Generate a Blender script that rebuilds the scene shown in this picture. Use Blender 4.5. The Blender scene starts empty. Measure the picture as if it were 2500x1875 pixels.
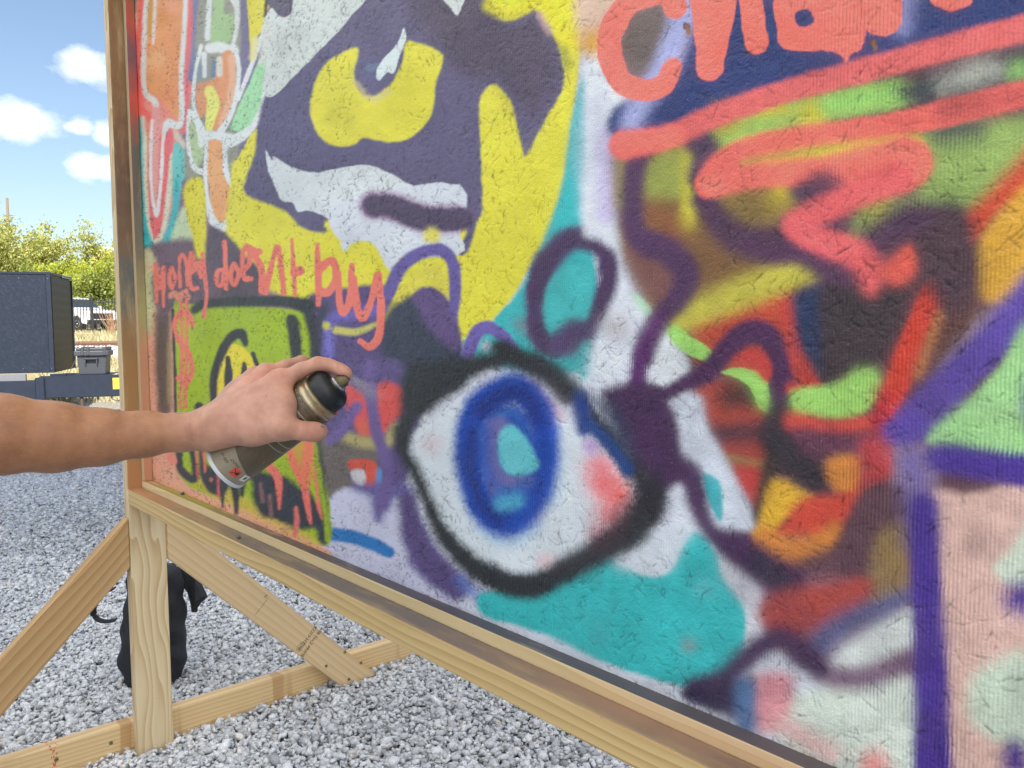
import bpy, bmesh, math, random
import numpy as np
from mathutils import Vector, Matrix
R = math.radians
rng = np.random.default_rng(7)
random.seed(7)
SC = bpy.context.scene
COL = SC.collection

# ---------------------------------------------------------------- camera
CAM = np.array([2.15184, -0.60586, 1.09834])
YAW, PIT, ROLL, FPX = 0.723836, 0.0717948, -0.0066243, 1971.85   # focal length in pixels of the 2500 px wide photograph
FW = np.array([-math.cos(YAW)*math.cos(PIT), math.sin(YAW)*math.cos(PIT), -math.sin(PIT)])
RT = np.array([math.sin(YAW), math.cos(YAW), 0.0])
UP = np.cross(RT, FW)
RT, UP = math.cos(ROLL)*RT + math.sin(ROLL)*UP, -math.sin(ROLL)*RT + math.cos(ROLL)*UP
cam = bpy.data.cameras.new('camera')
camo = bpy.data.objects.new('camera', cam); COL.objects.link(camo)
M = Matrix.Identity(4)
for i in range(3):
    M[i][0], M[i][1], M[i][2], M[i][3] = RT[i], UP[i], -FW[i], CAM[i]
camo.matrix_world = M
cam.sensor_width = 36.0; cam.lens = 36.0*FPX/2500.0
cam.clip_start = 0.02; cam.clip_end = 2000
SC.camera = camo

def at(u, v, t):            # a point of the photograph at depth t (metres along the view axis)
    return CAM + t*(FW + RT*(u-1250.0)/FPX - UP*(v-937.5)/FPX)

# ---------------------------------------------------------------- sky, sun, exposure
SUN_EL, SUN_AZ = R(43), R(-24)       # azimuth of the sun measured from +x towards +y
sdir = Vector((math.cos(SUN_EL)*math.cos(SUN_AZ), math.cos(SUN_EL)*math.sin(SUN_AZ), math.sin(SUN_EL)))
world = bpy.data.worlds.new('World'); SC.world = world; world.use_nodes = True
wn, wl = world.node_tree.nodes, world.node_tree.links
wn.clear()
def N(t, **kw):
    n = wn.new(t)
    for k, v in kw.items(): setattr(n, k, v)
    return n
sky = N('ShaderNodeTexSky', sky_type='NISHITA', sun_disc=False, sun_elevation=SUN_EL, sun_rotation=math.pi/2 - SUN_AZ,
        air_density=1.0, dust_density=1.7, ozone_density=1.0)
bg = N('ShaderNodeBackground'); bg.inputs['Strength'].default_value = 0.10
wo = N('ShaderNodeOutputWorld')
tc = N('ShaderNodeTexCoord')
def wmath(op, a, b=None, clamp=False):
    n = N('ShaderNodeMath', operation=op, use_clamp=clamp)
    for i, x in enumerate((a, b)):
        if x is None: continue
        if isinstance(x, (int, float)): n.inputs[i].default_value = x
        else: wl.new(x, n.inputs[i])
    return n.outputs[0]
# fair-weather cumulus: ragged puffs about chosen directions and a thin scatter over the whole sky
mp = N('ShaderNodeMapping'); mp.inputs['Scale'].default_value = (1, 1, 1.7)
wl.new(tc.outputs['Generated'], mp.inputs['Vector'])
nz = N('ShaderNodeTexNoise'); nz.inputs['Scale'].default_value = 16; nz.inputs['Detail'].default_value = 6; nz.inputs['Roughness'].default_value = .62
wl.new(mp.outputs[0], nz.inputs['Vector'])
nz2 = N('ShaderNodeTexNoise'); nz2.inputs['Scale'].default_value = 3.4; nz2.inputs['Detail'].default_value = 6
wl.new(mp.outputs[0], nz2.inputs['Vector'])
cov = wmath('MULTIPLY', wmath('SUBTRACT', nz2.outputs['Fac'], .60), 3.5)
def puff(u, v, ru, rv):
    global cov
    d = at(u, v, 1.0) - CAM; d /= np.linalg.norm(d)
    h = np.cross([0, 0, 1], d); h /= np.linalg.norm(h); w = np.cross(d, h)
    def dot(vec, k):
        n = N('ShaderNodeVectorMath', operation='DOT_PRODUCT'); wl.new(tc.outputs['Generated'], n.inputs[0]); n.inputs[1].default_value = [float(x)*k for x in vec]
        return n.outputs['Value']
    a = dot(h, FPX/ru); b = dot(w, FPX/rv); f = dot(d, 1.0)
    r2 = wmath('ADD', wmath('MULTIPLY', a, a), wmath('MULTIPLY', b, b))
    m = wmath('SUBTRACT', 1.0, wmath('SQRT', r2))
    m = wmath('MULTIPLY', m, wmath('GREATER_THAN', f, 0.0))
    cov = wmath('MAXIMUM', cov, m)
for a in ((60, 300, 130, 52), (185, 312, 50, 22), (205, 165, 66, 46), (268, 330, 44, 38), (215, 400, 66, 44), (262, 408, 50, 40)): puff(*a)
cl = wmath('ADD', cov, wmath('MULTIPLY', wmath('SUBTRACT', nz.outputs['Fac'], .5), 1.9))
cl = wmath('MULTIPLY', wmath('SUBTRACT', cl, .10), 1.25, True)
mix = N('ShaderNodeMix', data_type='RGBA'); wl.new(cl, mix.inputs['Factor'])
wl.new(sky.outputs[0], mix.inputs['A']); mix.inputs['B'].default_value = (8.6, 8.7, 9.0, 1)
wl.new(mix.outputs['Result'], bg.inputs['Color']); wl.new(bg.outputs[0], wo.inputs['Surface'])
sl = bpy.data.lights.new('sun', 'SUN'); sl.energy = 4.6; sl.angle = R(0.6); sl.color = (1, .95, .87)
so = bpy.data.objects.new('sun', sl); COL.objects.link(so)
so.rotation_euler = sdir.to_track_quat('Z', 'Y').to_euler()
vs = SC.view_settings; vs.view_transform = 'Standard'; vs.look = 'None'; vs.gamma = 1; vs.use_curve_mapping = False
vs.exposure = 0.88
cy = SC.cycles; cy.use_denoising = True; cy.max_bounces = 5; cy.sample_clamp_indirect = 6; cy.caustics_reflective = False; cy.caustics_refractive = False

# ---------------------------------------------------------------- helpers
def lin(c):
    c = np.asarray(c, float)/255.0
    return np.where(c <= .04045, c/12.92, ((c+.055)/1.055)**2.4)
def tag(o, label=None, cat=None, group=None, kind=None):
    if label: o['label'] = label
    if cat: o['category'] = cat
    if group: o['group'] = group
    if kind: o['kind'] = kind
    return o
def empty(name, loc=(0, 0, 0), rz=0):
    o = bpy.data.objects.new(name, None); COL.objects.link(o); o.location = loc; o.rotation_euler = (0, 0, rz); o.empty_display_size = .1
    return o
def link(name, me, mat=None, parent=None, smooth=False):
    o = bpy.data.objects.new(name, me); COL.objects.link(o)
    if mat: me.materials.append(mat)
    if parent: o.parent = parent
    if smooth:
        me.polygons.foreach_set('use_smooth', [True]*len(me.polygons))
    return o
def bm_obj(name, bm, mat=None, parent=None, smooth=False):
    me = bpy.data.meshes.new(name); bm.to_mesh(me); bm.free()
    return link(name, me, mat, parent, smooth)
def add_box(bm, lo, hi, bev=0.0, seg=1):
    ret = bmesh.ops.create_cube(bm, size=1.0)
    c = [(a+b)/2 for a, b in zip(lo, hi)]; s = [b-a for a, b in zip(lo, hi)]
    for v in ret['verts']: v.co = Vector((v.co.x*s[0]+c[0], v.co.y*s[1]+c[1], v.co.z*s[2]+c[2]))
    if bev:
        es = list({e for v in ret['verts'] for e in v.link_edges})
        bmesh.ops.bevel(bm, geom=es, offset=bev, segments=seg, affect='EDGES', profile=.6)
def box(name, lo, hi, mat, parent=None, bev=0.0, seg=1, rot=None, loc=None):
    bm = bmesh.new(); add_box(bm, lo, hi, bev, seg)
    o = bm_obj(name, bm, mat, parent)
    if rot: o.rotation_euler = rot
    if loc is not None: o.location = loc
    return o
def np_mesh(name, verts, quads=None, tris=None):
    me = bpy.data.meshes.new(name)
    verts = np.asarray(verts, np.float32)
    me.vertices.add(len(verts)); me.vertices.foreach_set('co', verts.ravel())
    F = []; 
    nq = 0 if quads is None else len(quads); nt = 0 if tris is None else len(tris)
    lt = np.concatenate([np.full(nq, 4, np.int32), np.full(nt, 3, np.int32)])
    li = np.concatenate(([np.asarray(quads, np.int32).ravel()] if nq else []) + ([np.asarray(tris, np.int32).ravel()] if nt else []))
    me.loops.add(len(li)); me.loops.foreach_set('vertex_index', li)
    me.polygons.add(len(lt)); me.polygons.foreach_set('loop_start', np.concatenate([[0], np.cumsum(lt)[:-1]]).astype(np.int32))
    me.update(calc_edges=True); me.validate()
    return me
def vcol(me, cols, name='paint'):
    a = me.color_attributes.new(name, 'FLOAT_COLOR', 'POINT')
    c = np.ones((len(me.vertices), 4), np.float32); c[:, :3] = cols
    a.data.foreach_set('color', c.ravel())
def tube(bm, pts, rad, n=8, cap=True):
    pts = [Vector(p) for p in pts]
    if not hasattr(rad, '__len__'): rad = [rad]*len(pts)
    rings = []; up = None
    for i, p in enumerate(pts):
        d = (pts[min(i+1, len(pts)-1)] - pts[max(i-1, 0)]).normalized()
        if up is None: up = Vector((0, 0, 1)) if abs(d.z) < .9 else Vector((1, 0, 0))
        a = d.cross(up).normalized(); b = a.cross(d).normalized(); up = b
        rings.append([bm.verts.new(p + (a*math.cos(2*math.pi*k/n) + b*math.sin(2*math.pi*k/n))*rad[i]) for k in range(n)])
    for r0, r1 in zip(rings, rings[1:]):
        for k in range(n): bm.faces.new((r0[k], r0[(k+1) % n], r1[(k+1) % n], r1[k]))
    if cap: bm.faces.new(rings[0][::-1]); bm.faces.new(rings[-1])
def lathe(bm, prof, n=48, mat_index=None, cap=True):
    rings = [[bm.verts.new((r*math.cos(2*math.pi*k/n), r*math.sin(2*math.pi*k/n), z)) for k in range(n)] for r, z in prof]
    for r0, r1 in zip(rings, rings[1:]):
        for k in range(n): bm.faces.new((r0[k], r0[(k+1) % n], r1[(k+1) % n], r1[k]))
    if cap: bm.faces.new(rings[0][::-1]); bm.faces.new(rings[-1])

class MT:               # small material node builder
    def __init__(s, name, rough=.6, col=(.5, .5, .5), metal=0.0, spec=.5):
        s.m = bpy.data.materials.new(name); s.m.use_nodes = True
        s.t = s.m.node_tree; s.n = s.t.nodes; s.l = s.t.links
        s.b = s.n['Principled BSDF']
        s.b.inputs['Roughness'].default_value = rough; s.b.inputs['Metallic'].default_value = metal
        s.b.inputs['Base Color'].default_value = (*col, 1); s.b.inputs['Specular IOR Level'].default_value = spec
    def node(s, typ, ins=None, **kw):
        n = s.n.new(typ)
        for k, v in kw.items(): setattr(n, k, v)
        for k, v in (ins or {}).items(): s.set(n.inputs[k], v)
        return n
    def set(s, inp, v):
        if hasattr(v, 'is_linked'): s.l.new(v, inp)
        elif isinstance(v, (tuple, list)) and len(v) == 3 and inp.type == 'RGBA': inp.default_value = (*v, 1)
        else: inp.default_value = v
    def obj(s): return s.node('ShaderNodeTexCoord').outputs['Object']
    def map(s, vec, scale=(1, 1, 1), loc=(0, 0, 0), rot=(0, 0, 0)):
        return s.node('ShaderNodeMapping', {'Vector': vec, 'Scale': scale, 'Location': loc, 'Rotation': rot}).outputs[0]
    def noise(s, vec, scale, detail=4, rough=.55, dist=0, out='Fac'):
        return s.node('ShaderNodeTexNoise', {'Vector': vec, 'Scale': scale, 'Detail': detail, 'Roughness': rough, 'Distortion': dist}).outputs[out]
    def vor(s, vec, scale, feature='F1', out='Distance', rand=1.0):
        return s.node('ShaderNodeTexVoronoi', {'Vector': vec, 'Scale': scale, 'Randomness': rand}, feature=feature).outputs[out]
    def math(s, op, a, b=0.0, clamp=False):
        return s.node('ShaderNodeMath', {0: a, 1: b}, operation=op, use_clamp=clamp).outputs[0]
    def ramp(s, f, stops, interp='LINEAR'):
        n = s.node('ShaderNodeValToRGB', {'Fac': f}); cr = n.color_ramp; cr.interpolation = interp
        while len(cr.elements) < len(stops): cr.elements.new(.5)
        for e, (p, c) in zip(cr.elements, stops):
            e.position = p; e.color = (*c, 1) if hasattr(c, '__len__') else (c, c, c, 1)
        return n.outputs['Color']
    def mix(s, f, a, b, blend='MIX'):
        return s.node('ShaderNodeMix', {0: f, 6: a, 7: b}, data_type='RGBA', blend_type=blend).outputs[2]
    def bump(s, h, strength=.3, dist=.002, normal=None):
        n = s.node('ShaderNodeBump', {'Height': h, 'Strength': strength, 'Distance': dist})
        if normal is not None: s.l.new(normal, n.inputs['Normal'])
        return n.outputs[0]
    def col(s, c): s.set(s.b.inputs['Base Color'], c)
    def nrm(s, x): s.l.new(x, s.b.inputs['Normal'])
    def rgh(s, x): s.set(s.b.inputs['Roughness'], x)
    def sep(s, vec):
        return s.node('ShaderNodeSeparateXYZ', {0: vec}).outputs
    def rand(s): return s.node('ShaderNodeObjectInfo').outputs['Random']
def plain(name, col, rough=.6, metal=0.0, var=.12, scale=30, bump=0.0, spec=.5):
    m = MT(name, rough, col, metal, spec)
    o = m.obj(); f = m.noise(o, scale, 5)
    m.col(m.mix(f, tuple(c*(1-var) for c in col), tuple(min(1, c*(1+var)) for c in col)))
    if bump: m.nrm(m.bump(f, bump, .003))
    return m.m
# ---------------------------------------------------------------- the mural's paint, laid on layer by layer
YB = 0.056                                    # front face of the panel
ZR = 0.693                                    # top of the bottom rail
PX0, PX1, PY0, PY1, PST = 330.0, 2560.0, -40.0, 1960.0, 1.9     # the sketch sheet the strokes are drawn on
gu = np.arange(PX0, PX1, PST); gv = np.arange(PY0, PY1, PST)
CAN = np.empty((len(gv), len(gu), 3), np.float32); CAN[:] = lin((140, 112, 130))
def fnoise(shape, cell, seed):
    r = np.random.default_rng(seed); h, w = shape
    g = r.standard_normal((int(h/cell)+3, int(w/cell)+3)).astype(np.float32)
    y = np.arange(h)/cell; x = np.arange(w)/cell
    y0 = y.astype(int); x0 = x.astype(int); fy = (y-y0)[:, None]; fx = (x-x0)[None]
    fy = fy*fy*(3-2*fy); fx = fx*fx*(3-2*fx)
    a = g[y0][:, x0]; b = g[y0][:, x0+1]; c = g[y0+1][:, x0]; d = g[y0+1][:, x0+1]
    return (a*(1-fx)+b*fx)*(1-fy)+(c*(1-fx)+d*fx)*fy
SHP = CAN.shape[:2]
GRAIN = np.random.default_rng(1).standard_normal(SHP).astype(np.float32)*.6 + fnoise(SHP, 2.2, 2)*.6
WOB = fnoise(SHP, 5, 3)*.5 + fnoise(SHP, 14, 4)
BLOT = fnoise(SHP, 30, 5)*.5 + fnoise(SHP, 11, 6)*.35 + fnoise(SHP, 70, 8)*.5
# the board's woven ribs: paint sprayed at a slant catches on one flank of each rib
_d = FW[None, None]+RT[None, None]*((gu-1250)/FPX)[None, :, None]-UP[None, None]*((gv-937.5)/FPX)[:, None, None]
XBR = CAM[0]+_d[..., 0]*(YB-CAM[1])/_d[..., 1]
RIB = np.sin(2*np.pi*(XBR+.0005*fnoise(SHP, 16, 51))/.0031).astype(np.float32)
RIB *= np.clip((gu-1080)/420, 0, 1)[None]*np.clip(.30+.55*fnoise(SHP, 75, 52)+.35*fnoise(SHP, 20, 53), 0, 1); del _d, XBR
TILES = dict(S=(0, 0, 1), Z=(0, 0, .8848), A=(280, 0, 3.318), B=(600, 0, 2.765), C=(600, 450, 2.765), D=(700, 900, 2.765), E=(1300, 0, 1.8433),
             F=(1300, 400, 2.765), G=(900, 800, 2.765), H=(1400, 900, 2.765), I=(1700, 600, 2.765), J=(1700, 1100, 2.141), K=(1000, 1300, 2.212),
             Q=(380, 1060, 2.646), L=(300, 550, 2.074), M=(0, 0, 2.37))
def conv(t, pts):
    ox, oy, s = TILES[t]
    return np.array(pts, float)/s + (ox, oy), s
def smooth_line(P, n=6, closed=False):
    if len(P) < 3: return P
    Q = np.vstack([P[-2:-1], P, P[1:2]]) if closed else np.vstack([2*P[0]-P[1], P, 2*P[-1]-P[-2]])
    out = []
    for i in range(1, len(Q)-2):
        p0, p1, p2, p3 = Q[i-1:i+3]
        for k in range(n):
            t = k/n
            out.append(.5*(2*p1+(p2-p0)*t+(2*p0-5*p1+4*p2-p3)*t*t+(3*p1-p0-3*p2+p3)*t**3))
    out.append(Q[-2]); return np.array(out)
def window(P, m):
    lo = P.min(0)-m; hi = P.max(0)+m
    i0 = max(0, int((lo[0]-PX0)/PST)); i1 = min(len(gu), int((hi[0]-PX0)/PST)+2)
    j0 = max(0, int((lo[1]-PY0)/PST)); j1 = min(len(gv), int((hi[1]-PY0)/PST)+2)
    return i0, i1, j0, j1
def lay(d, sl, c, soft, wob, alpha):           # d: distance outside the edge (px); spray fades and speckles over `soft`
    if soft > 3.5: soft = soft*1.75
    d = d + WOB[sl]*wob + GRAIN[sl]*soft*.085 + RIB[sl]*soft*.20
    a = np.clip(.5 - d/max(soft, .8), 0, 1); a = a*a*(3-2*a)*alpha
    col = lin(c).astype(np.float32)
    CAN[sl] += (col - CAN[sl])*a[..., None]
def st(t, pts, r, c, soft=None, wob=.6, alpha=1.0, closed=False):
    P, s = conv(t, pts)
    if closed: P = np.vstack([P, P[:1]])
    rr = np.array(r, float)/s if hasattr(r, '__len__') else np.full(len(P), r/s)
    n = 6
    if len(P) > 2:
        Q = smooth_line(P, n, closed); rr = np.interp(np.arange(len(Q))/n, np.arange(len(P)), rr)
    elif len(P) == 1: Q = np.vstack([P, P+.01]); rr = np.repeat(rr, 2)
    else: Q = P
    if t in 'EFHIJK': rr = rr*1.24
    soft = (rr.mean()*.3 if soft is None else soft/s)*(1.35 if t in 'EFHIJK' and (soft or 0) > 12 else 1)
    i0, i1, j0, j1 = window(Q, rr.max()+soft*2+4)
    if i1 <= i0 or j1 <= j0: return
    X, Y = np.meshgrid(gu[i0:i1], gv[j0:j1]); D = np.full(X.shape, 1e9)
    for a, b, ra, rb in zip(Q, Q[1:], rr, rr[1:]):
        e = b-a; L = max(e@e, 1e-6); tt = np.clip(((X-a[0])*e[0]+(Y-a[1])*e[1])/L, 0, 1)
        D = np.minimum(D, np.hypot(X-a[0]-tt*e[0], Y-a[1]-tt*e[1])-(ra+(rb-ra)*tt))
    lay(D.astype(np.float32), np.s_[j0:j1, i0:i1], c, soft, wob, alpha)
def po(t, pts, c, soft=6, wob=.8, alpha=1.0, sm=True):
    P, s = conv(t, pts); soft = soft/s*(1.35 if t in 'EFHIJK' and soft > 12 else 1)
    Q = smooth_line(np.vstack([P, P[:1]]), 4, True) if sm else np.vstack([P, P[:1]])
    i0, i1, j0, j1 = window(Q, soft*2+4)
    if i1 <= i0 or j1 <= j0: return
    X, Y = np.meshgrid(gu[i0:i1], gv[j0:j1]); D = np.full(X.shape, 1e9); ins = np.zeros(X.shape, bool)
    for a, b in zip(Q, Q[1:]):
        e = b-a; L = max(e@e, 1e-6); tt = np.clip(((X-a[0])*e[0]+(Y-a[1])*e[1])/L, 0, 1)
        D = np.minimum(D, (X-a[0]-tt*e[0])**2+(Y-a[1]-tt*e[1])**2)
        if abs(e[1]) > 1e-9:
            ins ^= ((a[1] > Y) != (b[1] > Y)) & (X < (b[0]-a[0])*(Y-a[1])/e[1]+a[0])
    D = np.sqrt(D); D[ins] *= -1
    lay(D.astype(np.float32), np.s_[j0:j1, i0:i1], c, soft, wob, alpha)
def bl(t, x, y, r, c, soft, alpha=1.0): st(t, [(x, y)], r, c, soft, 1.5, alpha)

YEL = (219, 211, 62); PURT = (98, 90, 122); WHT = (208, 214, 216); TEAL = (56, 178, 182); COR = (250, 120, 106)
DPU = (68, 46, 82); VIO = (98, 84, 150); VI2 = (80, 56, 146); NAV = (42, 58, 115); BLU = (20, 62, 150); BLK = (42, 47, 52)
LIM = (158, 208, 108); GRN = (160, 184, 28); DNV = (36, 43, 56)
# broad grounds
po('Z', [(1245, 150), (1340, 140), (1385, 400), (1400, 600), (1480, 720), (1520, 900), (1600, 1000), (1660, 1130), (1640, 1300), (1700, 1400), (1800, 1500), (1900, 1690), (1400, 1690), (1000, 1420), (700, 1290), (690, 1000), (850, 800), (1000, 600), (1200, 500)], (205, 208, 220), 30)
po('Z', [(1380, 300), (2230, 100), (2230, 1300), (2000, 1300), (1900, 1200), (1640, 1250), (1480, 800), (1360, 560)], (98, 66, 76), 40)
# --- left strip
po('A', [(620, -40), (1130, -40), (1130, 800), (960, 1400), (560, 1500), (590, 600)], (124, 116, 146), 20)
po('A', [(120, -40), (650, -40), (640, 700), (560, 1080), (500, 1150), (420, 2200), (200, 2200), (150, 900)], (222, 140, 126), 12)
st('A', [(150, -60), (152, 130)], 22, (80, 160, 140), 14); st('A', [(172, 120), (165, 260)], 18, (205, 195, 175), 12)
st('A', [(232, -40), (215, 160), (195, 420), (200, 850), (290, 960)], 36, (240, 110, 102), 16)
st('A', [(195, 960), (205, 1200), (215, 1750)], 24, (62, 160, 156), 16)
st('A', [(228, 960), (240, 1250), (250, 1700)], 20, (206, 196, 178), 14)
st('A', [(622, -40), (604, 350), (585, 650), (562, 1060)], 27, (226, 112, 116), 14)
po('A', [(255, -40), (565, -40), (545, 500), (535, 930), (470, 930), (400, 830), (330, 770), (250, 740), (250, 400)], (222, 152, 98), 12)
for x, y, r, c in ((400, 150, 70, (206, 138, 66)), (330, 480, 80, (228, 172, 122)), (480, 300, 60, (214, 146, 96)), (450, 780, 70, (224, 142, 92)), (470, 60, 40, (226, 160, 130)), (300, 640, 40, (206, 148, 88))): bl('A', x, y, r, c, 60, .8)
st('A', [(288, -40), (276, 280)], 26, (204, 150, 72), 12)
st('A', [(258, -40), (238, 300), (240, 720), (330, 830), (325, 1000), (300, 1350), (285, 1700)], [20, 20, 22, 24, 16, 14, 12], (212, 212, 208), 12)
st('A', [(330, -40), (312, 350)], 13, (214, 210, 204), 12)
po('A', [(320, 1000), (400, 1010), (375, 1400), (350, 1750), (290, 1750), (300, 1300)], (222, 152, 142), 14)
st('A', [(440, 1070), (412, 1400), (372, 1720)], 30, (244, 106, 102), 14)
st('A', [(578, -40), (562, 250), (540, 600), (538, 990), (440, 1000), (405, 1050), (385, 1300), (360, 1700)], [20, 20, 18, 24, 34, 16, 13, 12], (214, 218, 218), 12)
st('A', [(662, -40), (656, 300), (622, 640)], 32, (122, 128, 164), 20); st('A', [(715, -20), (705, 300)], 24, (168, 142, 106), 18)
st('A', [(490, 1080), (560, 1180)], 28, (205, 190, 175), 20)
# the U under it
po('M', [(850, 900), (1000, 760), (965, 1200), (920, 1375), (880, 1380), (850, 1200)], (234, 108, 112), 8)
st('M', [(905, 640), (892, 1000), (900, 1160)], 24, (220, 156, 152), 10)
st('M', [(880, 700), (872, 1000), (890, 1200), (908, 1240), (930, 1060), (945, 800), (975, 735)], 9, (216, 212, 212), 7)
st('M', [(832, 800), (838, 1000), (855, 1310), (900, 1400), (950, 1310), (978, 1100), (1000, 900)], 15, (206, 206, 186), 9)
po('M', [(1005, 830), (1095, 930), (1090, 1010), (1050, 1060), (1020, 1280), (1000, 1200)], (112, 190, 186), 10)
st('M', [(803, 720), (812, 1100), (835, 1360), (900, 1470), (970, 1400), (1010, 1220), (1028, 1040)], [14, 18, 30, 44, 34, 20, 14], (64, 174, 180), 12)
po('M', [(1010, 1300), (1080, 1200), (1135, 1450), (1110, 1540), (980, 1500)], (192, 206, 172), 20)
po('M', [(820, 1450), (1180, 1380), (1450, 1450), (1440, 1800), (830, 1800)], (112, 92, 108), 30)
po('M', [(820, 1480), (900, 1500), (880, 1640), (900, 2000), (830, 2100)], (196, 190, 150), 26)
# bird-like figure
po('A', [(705, -40), (1000, -40), (1010, 700), (1000, 1200), (960, 1350), (900, 1700), (720, 1650), (570, 1450), (590, 1000), (640, 600)], (150, 150, 134), 16)
po('A', [(800, -40), (885, -40), (890, 100), (965, 120), (955, 280), (900, 352), (780, 342), (758, 200), (795, 120)], (162, 190, 138), 10)
st('A', [(772, -40), (758, 150), (752, 310)], 22, (212, 218, 218), 12); st('A', [(960, -40), (992, 60), (988, 220), (955, 370)], [44, 24, 20, 18], (212, 218, 216), 12)
st('A', [(770, 390), (860, 385), (970, 420)], [40, 44, 36], (214, 218, 218), 18)
po('A', [(880, 425), (960, 440), (975, 700), (930, 900), (880, 1050), (800, 1050), (760, 900), (690, 960), (655, 850), (655, 690), (750, 660), (820, 620)], (214, 150, 104), 14)
st('A', [(945, 470), (955, 650), (920, 860), (870, 990)], 30, (230, 176, 144), 18)
st('A', [(725, 440), (726, 610)], 22, (214, 218, 220), 10); st('A', [(848, 480), (850, 600)], 24, (214, 206, 196), 12)
st('A', [(696, 545), (690, 622)], 20, (130, 146, 168), 12); st('A', [(802, 500), (795, 610)], 18, (118, 134, 158), 10)
st('A', [(770, 740), (800, 840), (775, 960), (765, 1050)], [44, 52, 40, 26], (226, 221, 116), 12)
st('A', [(700, 370), (658, 560), (634, 800), (665, 940), (720, 1050)], 15, (214, 220, 222), 9)
st('A', [(978, 380), (1006, 560), (985, 780), (930, 950), (860, 1060)], [16, 18, 18, 22, 30], (214, 220, 222), 10)
po('A', [(1200, 430), (1232, 560), (1205, 750), (1110, 1010), (965, 1062), (945, 1010), (1010, 850), (1100, 650)], (164, 212, 166), 9)
st('A', [(1240, 200), (1180, 330), (1080, 600), (1000, 800)], 18, (216, 222, 222), 9)
st('A', [(1245, 560), (1212, 800), (1135, 1000), (1030, 1100), (900, 1170)], [20, 22, 26, 40, 40], (216, 222, 222), 12)
st('A', [(740, 1100), (860, 1110), (960, 1130)], 42, (214, 220, 220), 18)
po('A', [(620, 960), (680, 1060), (712, 1150), (716, 1250), (660, 1360), (620, 1250), (600, 1100)], (176, 196, 152), 9)
st('A', [(606, 900), (590, 1130), (640, 1350), (735, 1400)], [16, 16, 20, 30], (216, 220, 220), 9); st('A', [(640, 920), (690, 1080), (700, 1170)], 24, (216, 220, 220), 10)
po('A', [(755, 1150), (872, 1160), (880, 1400), (965, 1560), (965, 1700), (900, 1790), (820, 1790), (775, 1650), (750, 1400)], (226, 166, 112), 12)
st('A', [(742, 1160), (735, 1400), (752, 1620), (800, 1800), (880, 1840), (985, 1720), (970, 1540), (905, 1400), (890, 1180)], [16, 16, 18, 34, 40, 30, 22, 22, 18], (216, 220, 222), 10)
# --- yellow field and the big eye
po('Z', [(500, 390), (560, 300), (1020, -40), (1250, -40), (1250, 150), (1205, 450), (1135, 600), (1070, 690), (1000, 740), (830, 660), (640, 650), (500, 560)], YEL, 8)
po('M', [(1060, 1100), (1170, 1035), (1195, 1300), (1230, 1800), (1180, 1800), (1130, 1450)], (214, 204, 48), 14)
po('A', [(1150, 1045), (1168, 1150), (1110, 1350), (1055, 1500), (1075, 1640), (1240, 1700), (1100, 1800), (985, 1720), (940, 1450), (1040, 1200)], YEL, 10)
po('A', [(1078, -40), (1240, -40), (1220, 150), (1190, 250), (1130, 330), (1110, 480), (1085, 200)], (222, 213, 62), 10)
st('A', [(1140, 320), (1115, 470)], 26, (222, 216, 160), 24)
po('M', [(1200, 1330), (1290, 1340), (1420, 1480), (1500, 1560), (1500, 1700), (1215, 1700)], (88, 76, 90), 18)
po('B', [(780, -40), (1640, -40), (1660, 60), (1760, 140), (1900, 90), (1960, 75), (2080, 250), (2140, 420), (2140, 600), (2040, 780), (1900, 1040), (1865, 1000), (1820, 800), (1770, 650), (1690, 575), (1620, 590), (1575, 700), (1585, 1000), (1600, 1400), (1560, 1500), (1500, 1700), (1430, 1700), (1440, 1480), (600, 1480), (545, 1560), (440, 1565), (330, 1490), (240, 1410), (0, 1310), (0, 1200), (60, 1050), (80, 850), (140, 640), (420, 380)], PURT, 16, 1.2)  # purple made lighter and bluer: sky sheen mixed into the colour
po('B', [(1100, -40), (1640, -40), (1760, 150), (1960, 120), (2080, 300), (2100, 500), (1950, 800), (1850, 700), (1700, 540), (1450, 500), (1250, 250)], (84, 70, 86), 120, 2, .8)
po('B', [(130, -40), (380, -40), (300, 95), (230, 105), (180, 60)], (92, 86, 108), 8); st('B', [(140, -20), (132, 110)], 8, (60, 55, 50), 10)
po('B', [(370, -40), (800, -40), (700, 120), (560, 280), (440, 395), (300, 540), (200, 640), (140, 645), (120, 560), (140, 400), (110, 200), (150, 90), (182, 55), (230, 112), (300, 98)], (207, 214, 211), 4, 1.0)
bl('B', 250, 330, 60, (186, 190, 186), 80, .7); bl('B', 340, 230, 40, (170, 178, 178), 60, .5); st('B', [(150, 170), (110, 420)], 24, (208, 212, 206), 20)
po('B', [(1320, -40), (1480, -40), (1430, 100), (1385, 60)], (206, 212, 212), 4)
po('B', [(742, 320), (752, 400), (732, 520), (770, 620), (850, 655), (920, 620), (990, 550), (1050, 440), (1085, 290), (1130, 283), (1230, 310), (1322, 360), (1322, 430), (1282, 560), (1270, 700), (1220, 830), (1100, 932), (980, 957), (800, 930), (740, 970), (640, 990), (540, 960), (452, 830), (440, 680), (480, 530), (560, 410)], YEL, 13, 1.0)
for x, y, r, a in ((590, 780, 60, .7), (700, 830, 50, .6), (1000, 800, 60, .25), (560, 640, 40, .3)): bl('B', x, y, r, (196, 188, 52), 70, a)
st('B', [(745, 560), (850, 670), (960, 620)], 18, (205, 190, 140), 24, alpha=.7)
bl('B', 830, 500, 60, (104, 104, 150), 110, .5); st('B', [(830, 460), (880, 450)], 22, (108, 128, 150), 20, alpha=.8)
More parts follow.
